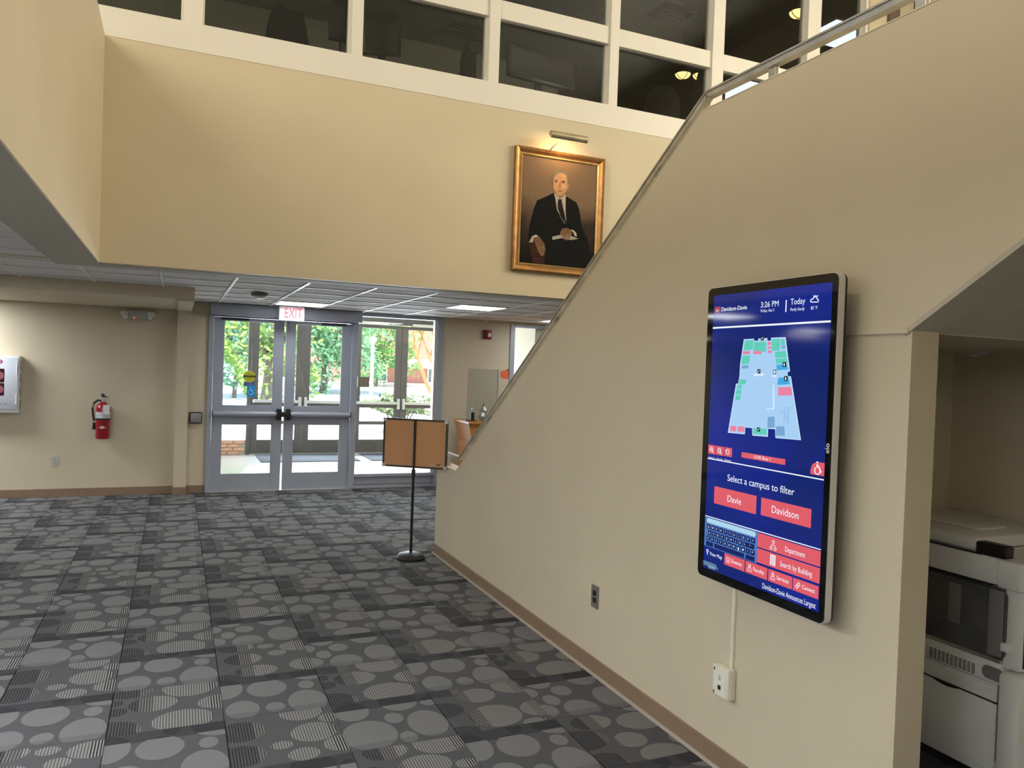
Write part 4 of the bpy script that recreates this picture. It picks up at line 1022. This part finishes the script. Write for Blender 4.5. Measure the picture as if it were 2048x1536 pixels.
# ================================================================== information kiosk
XK = 2.10
ky0, ky1, kz0, kz1 = 2.010, 2.727, .855, 2.095
ki = thing('information_kiosk', (XR, (ky0+ky1)/2, kz0), 'tall portrait touch screen kiosk mounted on the stair wall', 'touch screen')
cy_, cz_ = (ky0+ky1)/2, (kz0+kz1)/2
MB().rrect((XK+.004, cy_, cz_), (0,1,0), (0,0,1), (ky1-ky0)/2, (kz1-kz0)/2, .026, (.028, 0, 0), 6).build('metal_rim', mat('silver_rim', (.70, .68, .65), .4, .3), ki)
MB().rrect((XK+.032, cy_, cz_), (0,1,0), (0,0,1), (ky1-ky0)/2-.002, (kz1-kz0)/2-.002, .026, (.012, 0, 0), 6).build('back_cover', 'black', ki)
MB().bbox(XK+.044, XR, cy_-.22, cy_+.22, cz_-.32, cz_+.32, .006).build('wall_mount', 'black', ki)
def scr(name, col, k=1.0):
    return mat(name, (.002, .002, .003), .06, spec=.45, emit=lin(col), estr=k)
gl_ = MB().rrect((XK, cy_, cz_), (0,1,0), (0,0,1), (ky1-ky0)/2-.003, (kz1-kz0)/2-.003, .024, (.0045, 0, 0), 6).build('front_glass', mat('black_glass', (.002, .002, .002), .05, spec=.5), ki)
sy0, sy1, sz0, sz1 = 2.037, 2.685, .895, 2.060
bgm = scr('screen_blue', (14, 30, 120)); n = bgm.node_tree.nodes; l = bgm.node_tree.links
tcx = n.new('ShaderNodeTexCoord'); nz = n.new('ShaderNodeTexNoise'); nz.inputs['Scale'].default_value = 1.6; l.new(tcx.outputs['Object'], nz.inputs['Vector'])
rr = n.new('ShaderNodeValToRGB'); rr.color_ramp.elements[0].position = .35; rr.color_ramp.elements[1].position = .65
rr.color_ramp.elements[0].color = (*lin((14, 34, 104)), 1); rr.color_ramp.elements[1].color = (*lin((12, 36, 150)), 1)
l.new(nz.outputs['Fac'], rr.inputs[0]); l.new(rr.outputs[0], n['Principled BSDF'].inputs['Emission Color'])
sc = MB().box(XK-.0006, XK, sy0, sy1, sz0, sz1).build('display', bgm, ki)
def k7(a, b): q = onX(crop(1380, 520, 4.041, a, b), XK); return q.y, q.z
def k8(a, b): q = onX(crop(1380, 860, 3.747, a, b), XK); return q.y, q.z
MS = {k: scr('ui_'+k, c, s) for k, c, s in (('red', (222, 92, 104), 1), ('white', (240, 246, 255), 1), ('pale', (168, 208, 244), 1), ('edge', (215, 235, 250), 1), ('green', (96, 206, 184), 1),
     ('pink', (232, 130, 160), 1), ('blue2', (70, 170, 225), 1), ('room', (120, 165, 210), 1), ('panel', (76, 120, 190), 1), ('key', (14, 34, 96), 1), ('search', (176, 214, 234), 1), ('tab', (92, 128, 160), 1), ('logo', (170, 60, 80), 1), ('ink', (20, 24, 40), 1), ('navy', (16, 34, 90), 1), ('maroon', (70, 14, 40), 1))}
def upoly(nm, yz, m_, lay=1): return MB().prism([(XK-.0006-.0004*lay, y, z) for y, z in yz], (.0004, 0, 0)).build(nm, MS[m_], sc)
def urect(nm, p, q, m_, lay=1):
    y0, y1, z0, z1 = max(p[0], q[0]), min(p[0], q[0]), max(p[1], q[1]), min(p[1], q[1])
    y0, y1 = min(y0, sy1), max(y1, sy0)
    return upoly(nm, [(y0, z0), (y1, z0), (y1, z1), (y0, z1)], m_, lay)
def utext(body, p, yr, h, m_='white', lay=3, bold=.0, nm='lettering'):   # p = left end of the baseline, yr = right end, h = letter height
    return text(nm, body, MS[m_], sc, (XK-.0006-.0005*lay, p[0], p[1]), (0,-1,0), (0,0,1), width=p[0]-yr, height=h, align='LEFT', bold=bold)
def uline(nm, pts, w, m_='white', lay=3): return MB().tube([(XK-.0006-.0004*lay, y, z) for y, z in pts], w, 5).build(nm, MS[m_], sc)
def uring(nm, c, r, w, m_='white', lay=3): return uline(nm, [(c[0]+r*math.cos(t), c[1]+r*math.sin(t)) for t in [2*math.pi*k/20 for k in range(21)]], w, m_, lay)
# header
urect('logo_shield', k7(203, 380), k7(245, 424), 'logo')
utext('D', k7(216, 419), k7(234, 402)[0], .010)
utext('Davidson-Davie', k7(257, 415), k7(464, 374)[0], .0165, bold=.006)
utext('3:26 PM', k7(575, 385), k7(720, 334)[0], .022)
utext('Friday, Sep 2', k7(575, 422), k7(684, 402)[0], .0105)
urect('divider', k7(776, 324), k7(780, 420), 'white', 2)
utext('Today', k7(815, 362), k7(935, 318)[0], .022)
utext('Partly cloudy', k7(815, 413), k7(930, 384)[0], .0115)
utext('85 °F', k7(980, 401), k7(1034, 375)[0], .012)
cl = [k7(a, b) for a, b in ((980, 340), (978, 325), (988, 314), (998, 316), (1002, 302), (1016, 296), (1030, 306), (1032, 318), (1042, 322), (1040, 336), (1030, 340), (980, 340))]
uline('cloud_icon', cl, .0018)
uline('sun_icon', [k7(1018, 284), k7(1022, 294)], .0013); uline('sun_icon', [k7(1036, 286), k7(1030, 298)], .0013); uline('sun_icon', [k7(1002, 286), k7(1008, 296)], .0013)
p, q = k7(180, 552), k7(1132, 494); urect('header_line', (sy1, (p[1]+q[1])/2+.0035), (sy0, (p[1]+q[1])/2-.0035), 'white', 2)
# floor map
outl = [(440,645),(520,640),(522,658),(553,655),(553,640),(625,635),(627,658),(655,655),(657,632),(770,628),(805,900),(785,910),(788,940),(812,940),(892,1452),(692,1435),(690,1365),(632,1360),(630,1425),(507,1415),(505,1355),(448,1350),(446,1405),(313,1392),(378,1000),(395,998),(405,940),(410,845)]
cyx = (600, 1040)
upoly('map_edge', [k7(cyx[0]+(a-cyx[0])*1.02, cyx[1]+(b-cyx[1])*1.01) for a, b in outl], 'edge', 1)
upoly('map_floor', [k7(a, b) for a, b in outl], 'pale', 2)
for m_, lst in (('green', [[(446,652),(516,647),(510,724),(436,730)], [(522,664),(618,660),(616,744),(514,732)], [(664,640),(732,636),(728,730),(664,735)], [(738,640),(766,638),(770,690),(738,690)], [(690,742),(775,734),(784,790),(692,790)], [(695,798),(786,794),(792,836),(698,840)], [(428,774),(488,772),(480,838),(418,842)], [(402,966),(458,966),(452,1004),(398,1004)], [(386,1010),(424,1008),(420,1040),(380,1042)], [(378,1048),(420,1046),(416,1086),(372,1088)], [(372,1094),(412,1092),(408,1132),(366,1134)], [(512,1360),(624,1364),(622,1412),(514,1406)]]),
               ('pink', [[(432,738),(488,736),(486,760),(428,762)], [(515,736),(580,734),(580,760),(512,762)], [(628,664),(658,662),(658,686),(628,688)], [(630,700),(660,698),(660,716),(630,718)], [(632,732),(662,730),(662,752),(630,752)], [(714,1030),(820,1026),(828,1094),(716,1096)], [(332,1340),(378,1342),(374,1386),(326,1384)], [(390,1344),(442,1346),(440,1390),(386,1388)]]),
               ('blue2', [[(700,848),(786,842),(796,886),(704,892)], [(716,952),(798,946),(810,1004),(708,1010)]]),
               ('room', [[(632,1268),(686,1266),(686,1355),(628,1354)], [(700,1345),(765,1343),(770,1422),(698,1420)], [(425,852),(476,850),(474,876),(420,878)], [(742,694),(772,692),(774,716),(742,718)]]),
               ('edge', [[(520,918),(600,918),(596,938),(516,938)], [(668,930),(702,930),(700,946),(664,946)], [(672,1010),(682,1010),(684,1200),(672,1204)], [(624,1198),(684,1200),(684,1208),(622,1206)]])):
    for pts in lst: upoly('map_room', [k7(a, b) for a, b in pts], m_, 3)
for a, b in ((587, 633), (560, 900), (557, 1370)):
    urect('stair_icon', k7(a-11, b-18), k7(a+11, b+18), 'ink', 4); uline('stair_mark', [k7(a-6, b+9), k7(a+6, b-9)], .0012, 'white', 5)
for a, b in ((766, 845), (778, 958)):
    urect('restroom_icon', k7(a-13, b-20), k7(a+13, b+20), 'ink', 4); uline('person_mark', [k7(a, b-10), k7(a, b+12)], .0022, 'white', 5)
urect('lift_icon', k7(677, 886), k7(698, 922), 'ink', 4); urect('lift_mark', k7(681, 892), k7(694, 917), 'edge', 5)
for k, s_ in enumerate(('STUDENT', 'LOUNGE', '14')):
    p = k7(790-k*26, 1190+(30 if k == 2 else 0))
    text('lettering', s_, MS['room'], sc, (XK-.003, p[0], p[1]), (0, 0, -1), (0, -1, 0), height=.010, align='LEFT')
# zoom buttons, floor button
for k, (x0, x1) in enumerate(((140, 190), (197, 252), (260, 315))):
    y_ = 108+k*10
    urect('zoom_button', k8(x0, y_), k8(x1, y_+76), 'red', 2); c = k8((x0+x1)/2-2, y_+36)
    uring('zoom_ring', c, .0095, .0013); 
    if k < 2: uline('zoom_handle', [(c[0]-.007, c[1]-.007), (c[0]-.014, c[1]-.014)], .0016); uline('zoom_minus', [(c[0]+.005, c[1]), (c[0]-.005, c[1])], .001)
    if k == 0: uline('zoom_plus', [(c[0], c[1]+.005), (c[0], c[1]-.005)], .001)
    if k == 2: uline('reset_arrow', [(c[0]+.016, c[1]+.004), (c[0]+.009, c[1]+.001), (c[0]+.006, c[1]+.010)], .0013)
    utext(('Zoom In', 'Zoom Out', 'Reset')[k], k8(x0+4, y_+100), k8(x1-4, y_+86)[0], .0065)
def button(nm, p, q, body, tp, yr, h):
    b_ = urect(nm, p, q, 'red', 2); utext(body, tp, yr, h); return b_
button('floor_button', k8(389, 165), k8(714, 262), 'LOVE Floor 1', k8(482, 212), k8(607, 200)[0], .013)
p, q = k8(130, 210), k8(1008, 375); urect('rule', (sy1, (p[1]+q[1])/2+.0022), (sy0, (p[1]+q[1])/2-.0022), 'white', 2)
p, q = k8(908, 232), k8(1008, 348)
upoly('access_tab', [(p[0], q[1]), (p[0], p[1]-.03), (p[0]-.008, p[1]-.01), (p[0]-.028, p[1]), (sy0, p[1]), (sy0, q[1])], 'red', 2)
c = k8(958, 290); wheelchair(sc, lambda x, y: Vector((XK-.0026, c[0]-x, c[1]-.002+y)), .030, MS['white'], .011)
utext('Select a campus to filter', k8(283, 380), k8(787, 410)[0], .027)
button('campus_button', k8(186, 420), k8(495, 632), 'Davie', k8(283, 535), k8(387, 505)[0], .026)
button('campus_button', k8(537, 505), k8(906, 736), 'Davidson', k8(615, 618), k8(818, 610)[0], .027)
p, q = k8(118, 640), k8(988, 900); urect('rule', (sy1, (p[1]+q[1])/2+.0018), (sy0, (p[1]+q[1])/2-.0018), 'white', 2)
# keyboard
K0, K1 = k8(120, 655), k8(500, 975)
urect('keyboard_panel', (sy1, k8(300, 702)[1]), (K1[0], k8(300, 930)[1]), 'panel', 1)
kt, kb, kl, kr = k8(300, 700)[1], k8(300, 930)[1], sy1-.012, K1[0]+.010
MB().rrect((XK-.0014, (kl+kr)/2, kt-.014), (0,1,0), (0,0,1), (kl-kr)/2, .010, .0095, (.0004, 0, 0)).build('search_field', MS['search'], sc)
rows = ['QWERTYUIOP<', 'ASDFGHJKL^', 'ZXCVBNM,.?-']
kh = (kt-.028-kb)/4
for r in range(3):
    nk = 11; kw_ = (kl-kr)/nk
    for k in range(nk):
        if r == 1 and k == 10: continue
        wd = kw_*(1.9 if (r == 1 and k == 9) else 1); y0 = kl-k*kw_-(kw_*.35 if r == 1 and k < 9 else 0); zt_ = kt-.028-r*kh
        kk = urect('key', (y0-.0022, zt_-.0022), (y0-wd+.0022, zt_-kh+.0022), 'key', 2)
        text('key_letter', rows[r][min(k, len(rows[r])-1)], MS['white'], sc, (XK-.0022, y0-wd/2, zt_-kh*.68), (0,-1,0), (0,0,1), height=kh*.36)
zt_ = kt-.028-3*kh
for a, b in ((0, .16), (.18, .80), (.82, 1.0)): urect('key', (kl-(kl-kr)*a-.001, zt_-.0022), (kl-(kl-kr)*b+.001, zt_-kh+.003), 'key', 2)
# big buttons and bottom row
zs = [k8(740, v)[1] for v in (838, 950, 960, 1072)]
yl = k8(508, 830)[0]
urect('menu_button', (yl, zs[0]), (sy0, zs[1]), 'red', 2); urect('menu_button', (yl, zs[2]), (sy0, zs[3]), 'red', 2)
utext('Department', (k8(715, 905)[0], (zs[0]+zs[1])/2-.012), k8(868, 884)[0], .0195); utext('Search by Building', (k8(677, 1012)[0], (zs[2]+zs[3])/2-.012), k8(920, 1020)[0], .0195)
c = k8(627, 862); uring('org_icon', (c[0], c[1]+.012), .0055, .0011); uring('org_icon', (c[0]+.011, c[1]-.013), .0055, .0011); uring('org_icon', (c[0]-.011, c[1]-.013), .0055, .0011)
uline('org_lines', [(c[0], c[1]+.006), (c[0], c[1]-.001), (c[0]+.011, c[1]-.001), (c[0]+.011, c[1]-.007)], .001); uline('org_lines', [(c[0], c[1]-.001), (c[0]-.011, c[1]-.001), (c[0]-.011, c[1]-.007)], .001)
c = k8(622, 975); urect('list_icon', (c[0]+.014, c[1]+.02), (c[0]-.014, c[1]-.02), 'white', 3)
for k in range(5): urect('list_line', (c[0]+.010, c[1]+.014-k*.007), (c[0]-.010, c[1]+.0115-k*.007), 'red', 4)
ax_ = [(258, 411), (418, 584), (592, 773), (780, 974)]
for k, (x0, x1) in enumerate(ax_):
    xm_ = (x0+x1)/2; zc1 = k8(xm_, 947.5+(xm_-334.5)*.357)[1]; zc2 = k8(xm_, 1034.5+(xm_-334.5)*.375)[1]
    urect('tab_button', (k8(x0, 1000)[0], zc1), (max(sy0, k8(x1, 1000)[0]), zc2), 'red', 2)
    yl_, yr_ = k8(x0, 1000)[0], max(sy0, k8(x1, 1000)[0]); zm_ = (zc1+zc2)/2; wdt = yl_-yr_
    text('lettering', ('Events', 'Faculty', 'Services', 'Connect')[k], MS['white'], sc, (XK-.0022, yl_-wdt*.62, zm_-.006), (0,-1,0), (0,0,1), width=wdt*.50, height=.015, bold=.004)
    ic = (yl_-wdt*.2, zm_)
    if k == 0: uline('calendar_icon', [(ic[0]+.01, ic[1]+.01), (ic[0]-.01, ic[1]+.01), (ic[0]-.01, ic[1]-.01), (ic[0]+.01, ic[1]-.01), (ic[0]+.01, ic[1]+.01)], .0012); uline('check_icon', [(ic[0]+.005, ic[1]), (ic[0], ic[1]-.005), (ic[0]-.006, ic[1]+.004)], .0012)
    elif k in (1, 2): uring('head_icon', (ic[0], ic[1]+.008), .0055, .0012); uline('shoulder_icon', [(ic[0]+.011, ic[1]-.012), (ic[0]+.009, ic[1]-.002), (ic[0], ic[1]+.001), (ic[0]-.009, ic[1]-.002), (ic[0]-.011, ic[1]-.012), (ic[0]+.011, ic[1]-.012)], .0012)
    else: uring('link_icon', (ic[0]+.004, ic[1]-.005), .006, .0013); uring('link_icon', (ic[0]-.004, ic[1]+.005), .006, .0013)
p = k8(150, 945); utext('View Map', k8(150, 936), k8(243, 950)[0], .0145)
c = k8(133, 915); uring('pin_icon', (c[0], c[1]+.006), .006, .0013); uline('pin_icon', [(c[0], c[1]), (c[0], c[1]-.012)], .0013)
p, q = k8(106, 975), k8(215, 1050)
upoly('news_tab', [(sy1, p[1]), (q[0]+.02, p[1]), (q[0], q[1]), (sy1, q[1])], 'tab', 2)
utext('NEWS', k8(140, 1033), k8(190, 1030)[0], .012, 'search')
p = k8(545, 1190); q = k8(945, 1310)
text('lettering', 'Davidson-Davie Announces Largest', MS['white'], sc, (XK-.0022, p[0], k8(745, 1262)[1]), (0,-1,0), (0,0,1), width=p[0]-q[0], height=.020, align='LEFT')
c = onX((1657, 897), XK); text('brand_mark', 'elo', mat('bezel_white', (.8, .8, .8), .4), gl_, (XK-.0006, c.y-.004, c.z-.018), (0, 0, 1), (0, 1, 0), width=.036, height=.020, align='LEFT', bold=.02)

# raceway and data box below the kiosk
a, b = onX((1472, 1181), XR), onX((1467, 1332), XR)
rw = tag(bbox('cable_raceway', 'ivory', XR-.012, XR, a.y-.009, a.y+.009, b.z-.02, kz0+.1, r=.003), 'thin ivory cable raceway running down from the kiosk', 'cable cover')
db = thing('data_box', (XR, 2.64, .335), 'ivory surface data box on the stair wall below the kiosk', 'data box')
MB().bbox(XR-.045, XR, 2.585, 2.692, .338, .470, .008).build('housing', 'ivory', db, smooth=True)
MB().rrect((XR-.046, 2.640, .404), (0,1,0), (0,0,1), .040, .058, .004, (.002, 0, 0)).build('face_plate', mat('ivory_face', (.84, .81, .70), .4), db)
MB().box(XR-.0475, XR-.045, 2.631, 2.649, .372, .390).build('jack', 'black', db)
MB().box(XR-.0475, XR-.045, 2.634, 2.647, .412, .432).build('blank_insert', 'greyp', db)
for zz in (.352, .452): MB().box(XR-.0475, XR-.045, 2.672, 2.678, zz-.006, zz+.006).build('screw_slot', 'black', db)

# ================================================================== copier in the alcove
XC = 3.07; YN, YF = 2.02, 2.70
cp = thing('office_copier', (3.36, 2.30, 0), 'large grey and white copier standing under the stair', 'copier')
GP = mat('copier_grey', (.76, .76, .735), .5, var=.04, scale=4); GL = mat('copier_light', (.82, .82, .80), .45, var=.03, scale=4); GD = mat('copier_gap', (.015, .015, .016), .6)
MB().bbox(XC+.01, XS-.02, YN+.005, YF, .12, .60, .01).build('lower_cabinet', GP, cp, smooth=True)
MB().bbox(XC, XC+.02, YN+.012, YF, .155, .430, .008).build('lower_door', GP, cp, smooth=True)
MB().bbox(XC, XC+.02, YN+.012, YF, .437, .508, .006).build('drawer_front', GP, cp, smooth=True)
MB().box(XC+.006, XC+.012, YN+.01, YF, .430, .437).box(XC+.006, XC+.012, YN+.006, YN+.012, .20, .51).build('panel_gap', GD, cp)
pts = [(XC-.0015, 2.33-.15*k/8, .436-.014*math.sin(math.pi*k/8)) for k in range(9)]
MB().prism(pts, (.01, 0, 0)).build('finger_scoop', GD, cp)
MB().bbox(XC-.006, XC+.01, 2.058, 2.115, .483, .500, .003).build('drawer_pull', GL, cp)
MB().bbox(XC-.004, XC+.02, YN, YF, .512, .600, .008).build('vent_panel', GP, cp, smooth=True)
vp = MB()
for r in range(6):
    for k in range(11):
        y0 = 2.335-k*.0195; vp.box(XC-.0052, XC-.0035, y0-.014, y0, .522+r*.0075, .5255+r*.0075)
o = vp.build('vent_slots', GD, cp); o['kind'] = 'stuff'
MB().rrect((XC-.0055, 2.050, .552), (0,1,0), (0,0,1), .045, .027, .024, (.004, 0, 0)).build('recessed_grip', mat('grip_grey', (.20, .19, .19), .6), cp)
MB().bbox(XC-.02, XC+.15, 1.930, YN, .10, .575, .018).build('corner_post', GL, cp, smooth=True)
MB().bbox(XC-.03, XC+.03, 1.955, YN+.03, .06, .13, .012).cyl((XC-.02, 1.93, .05), (XC+.05, 1.93, .05), .05).build('foot', GL, cp, smooth=True)
for y_ in (2.12, 2.60):
    MB().cyl((XC+.04, y_-.02, .04), (XC+.04, y_+.02, .04), .04).build('caster', 'black', cp, smooth=True)
    MB().cyl((XS-.10, y_-.02, .04), (XS-.10, y_+.02, .04), .04).build('caster', 'black', cp, smooth=True)
for y_ in (2.12, 2.60):
    for x_ in (XC+.04, XS-.10): MB().box(x_-.015, x_+.015, y_-.02, y_+.02, .06, .125).build('caster_fork', 'greyp', cp)
# middle: tinted window bay
MB().bbox(XC+.03, XS-.02, YN+.01, YF, .60, .905, .006).build('engine_body', mat('engine_grey', (.20, .20, .19), .6, var=.3, scale=5), cp)
MB().rrect((XC-.002, 2.355, .755), (0,1,0), (0,0,1), .345, .140, .03, (.012, 0, 0)).build('tinted_cover', mat('smoked_cover', (.075, .078, .078), .18, var=.3, scale=5), cp)
MB().bbox(XC-.008, XC+.006, 2.018, 2.080, .625, .893, .012).build('cover_edge', mat('cover_edge_grey', (.22, .21, .215), .35), cp, smooth=True)
MB().bbox(XC-.004, XC+.012, 2.20, 2.262, .70, .875, .01).build('inner_roller', mat('inner_grey', (.20, .20, .20), .4), cp, smooth=True)
MB().bbox(XC-.006, XC+.02, YN, YF, .600, .614, .004).build('cover_sill', 'steel', cp)
MB().bbox(XC+.012, XC+.36, 1.955, YN+.006, .585, .905, .01).build('side_unit', GL, cp, smooth=True)
MB().bbox(XC-.012, XC+.018, 1.985, 2.022, .655, .690, .006).build('latch', GL, cp, smooth=True)
MB().box(XC+.03, XC+.045, 1.9535, 1.956, .60, .76).box(XC+.03, XC+.36, 1.9535, 1.956, .815, .819).build('side_gap', GD, cp)
# top: scanner and lid
MB().bbox(XC-.012, XS-.02, 2.045, YF, .912, 1.022, .012).build('scanner_body', GP, cp, smooth=True)
MB().bbox(XC-.018, XC+.42, 1.945, 2.05, .905, 1.022, .016).build('control_housing', GL, cp, smooth=True)
MB().box(XC-.006, XC+.02, 2.08, YF, .903, .912).box(XC-.0135, XC-.004, 2.120, YF, 1.021, 1.027).build('scanner_gap', GD, cp)
MB().bbox(XC+.0, XS-.04, 2.152, YF-.01, 1.026, 1.085, .02).build('lid', GP, cp, smooth=True)
MB().bbox(XC+.16, XC+.34, 2.25, 2.6, 1.085, 1.094, .004).build('feeder_tray', GL, cp, smooth=True)
q = onX((1950, 1098), XC)
ph = thing('black_device', (XC+.03, 2.08, 1.022), 'small black card reader on top of the copier', 'device')
MB().bbox(XC-.006, XC+.05, 2.02, 2.146, 1.022, 1.072, .006).build('case', 'black', ph, smooth=True)
MB().bbox(XC+.0, XC+.044, 2.026, 2.140, 1.072, 1.0735, .001).build('reader_face', mat('black_gloss', (.01, .01, .011), .1), ph)
lbm = mat('green_label', lin((60, 140, 110)), .5)
lf = MB().box(XC+.04, XC+.13, 1.9428, 1.9452, .945, .972).build('green_label', lbm, cp)
MB().box(XC+.045, XC+.125, 1.9420, 1.9428, .957, .961).build('label_line', mat('dark_green', (.01, .08, .06), .5), lf)
MB().prism([(XC+.045, 1.943, .978), (XC+.085, 1.943, .978), (XC+.080, 1.943, .990), (XC+.065, 1.943, 1.004), (XC+.050, 1.943, .990)], (0, .002, 0)).build('tree_mark', 'black', cp)
# alcove ceiling disc, curled marks
c = onZ((1950, 703), 1.884)
ad_ = thing('ceiling_disc', c, 'small flat white disc on the dark alcove ceiling', 'detector')
MB().lathe(c, [(.06, 0), (.058, -.012), (.04, -.018)], 22).build('disc', 'greyp', ad_, smooth=True)
MB().lathe(c, [(.018, -.018), (.016, -.024), (.001, -.024)], 16).build('cap', 'whitep', ad_, smooth=True)
for k, (px, py) in enumerate(((1927, 753), (1949, 766), (1966, 749), (2022, 738), (2018, 772), (2020, 822), (2042, 793), (1901, 802))):
    q = onX((px, py), XS-.006)
    if q.y > 2.735: continue
    a_ = k*1.1; pts = [(XS-.006, q.y+.018*(t/6-.5)*math.cos(a_)-.004*math.sin(t), q.z+.018*(t/6-.5)*math.sin(a_)+.004*math.cos(t)) for t in range(7)]
    o = MB().tube(pts, [.0008, .0016, .0022, .0024, .0022, .0016, .0008], 5).build('curled_mark', 'satin')  # thin pale curved tube laid against the alcove wall
    tag(o, 'tiny pale curled mark on the dark alcove wall', 'decoration', 'curled marks on the alcove wall')
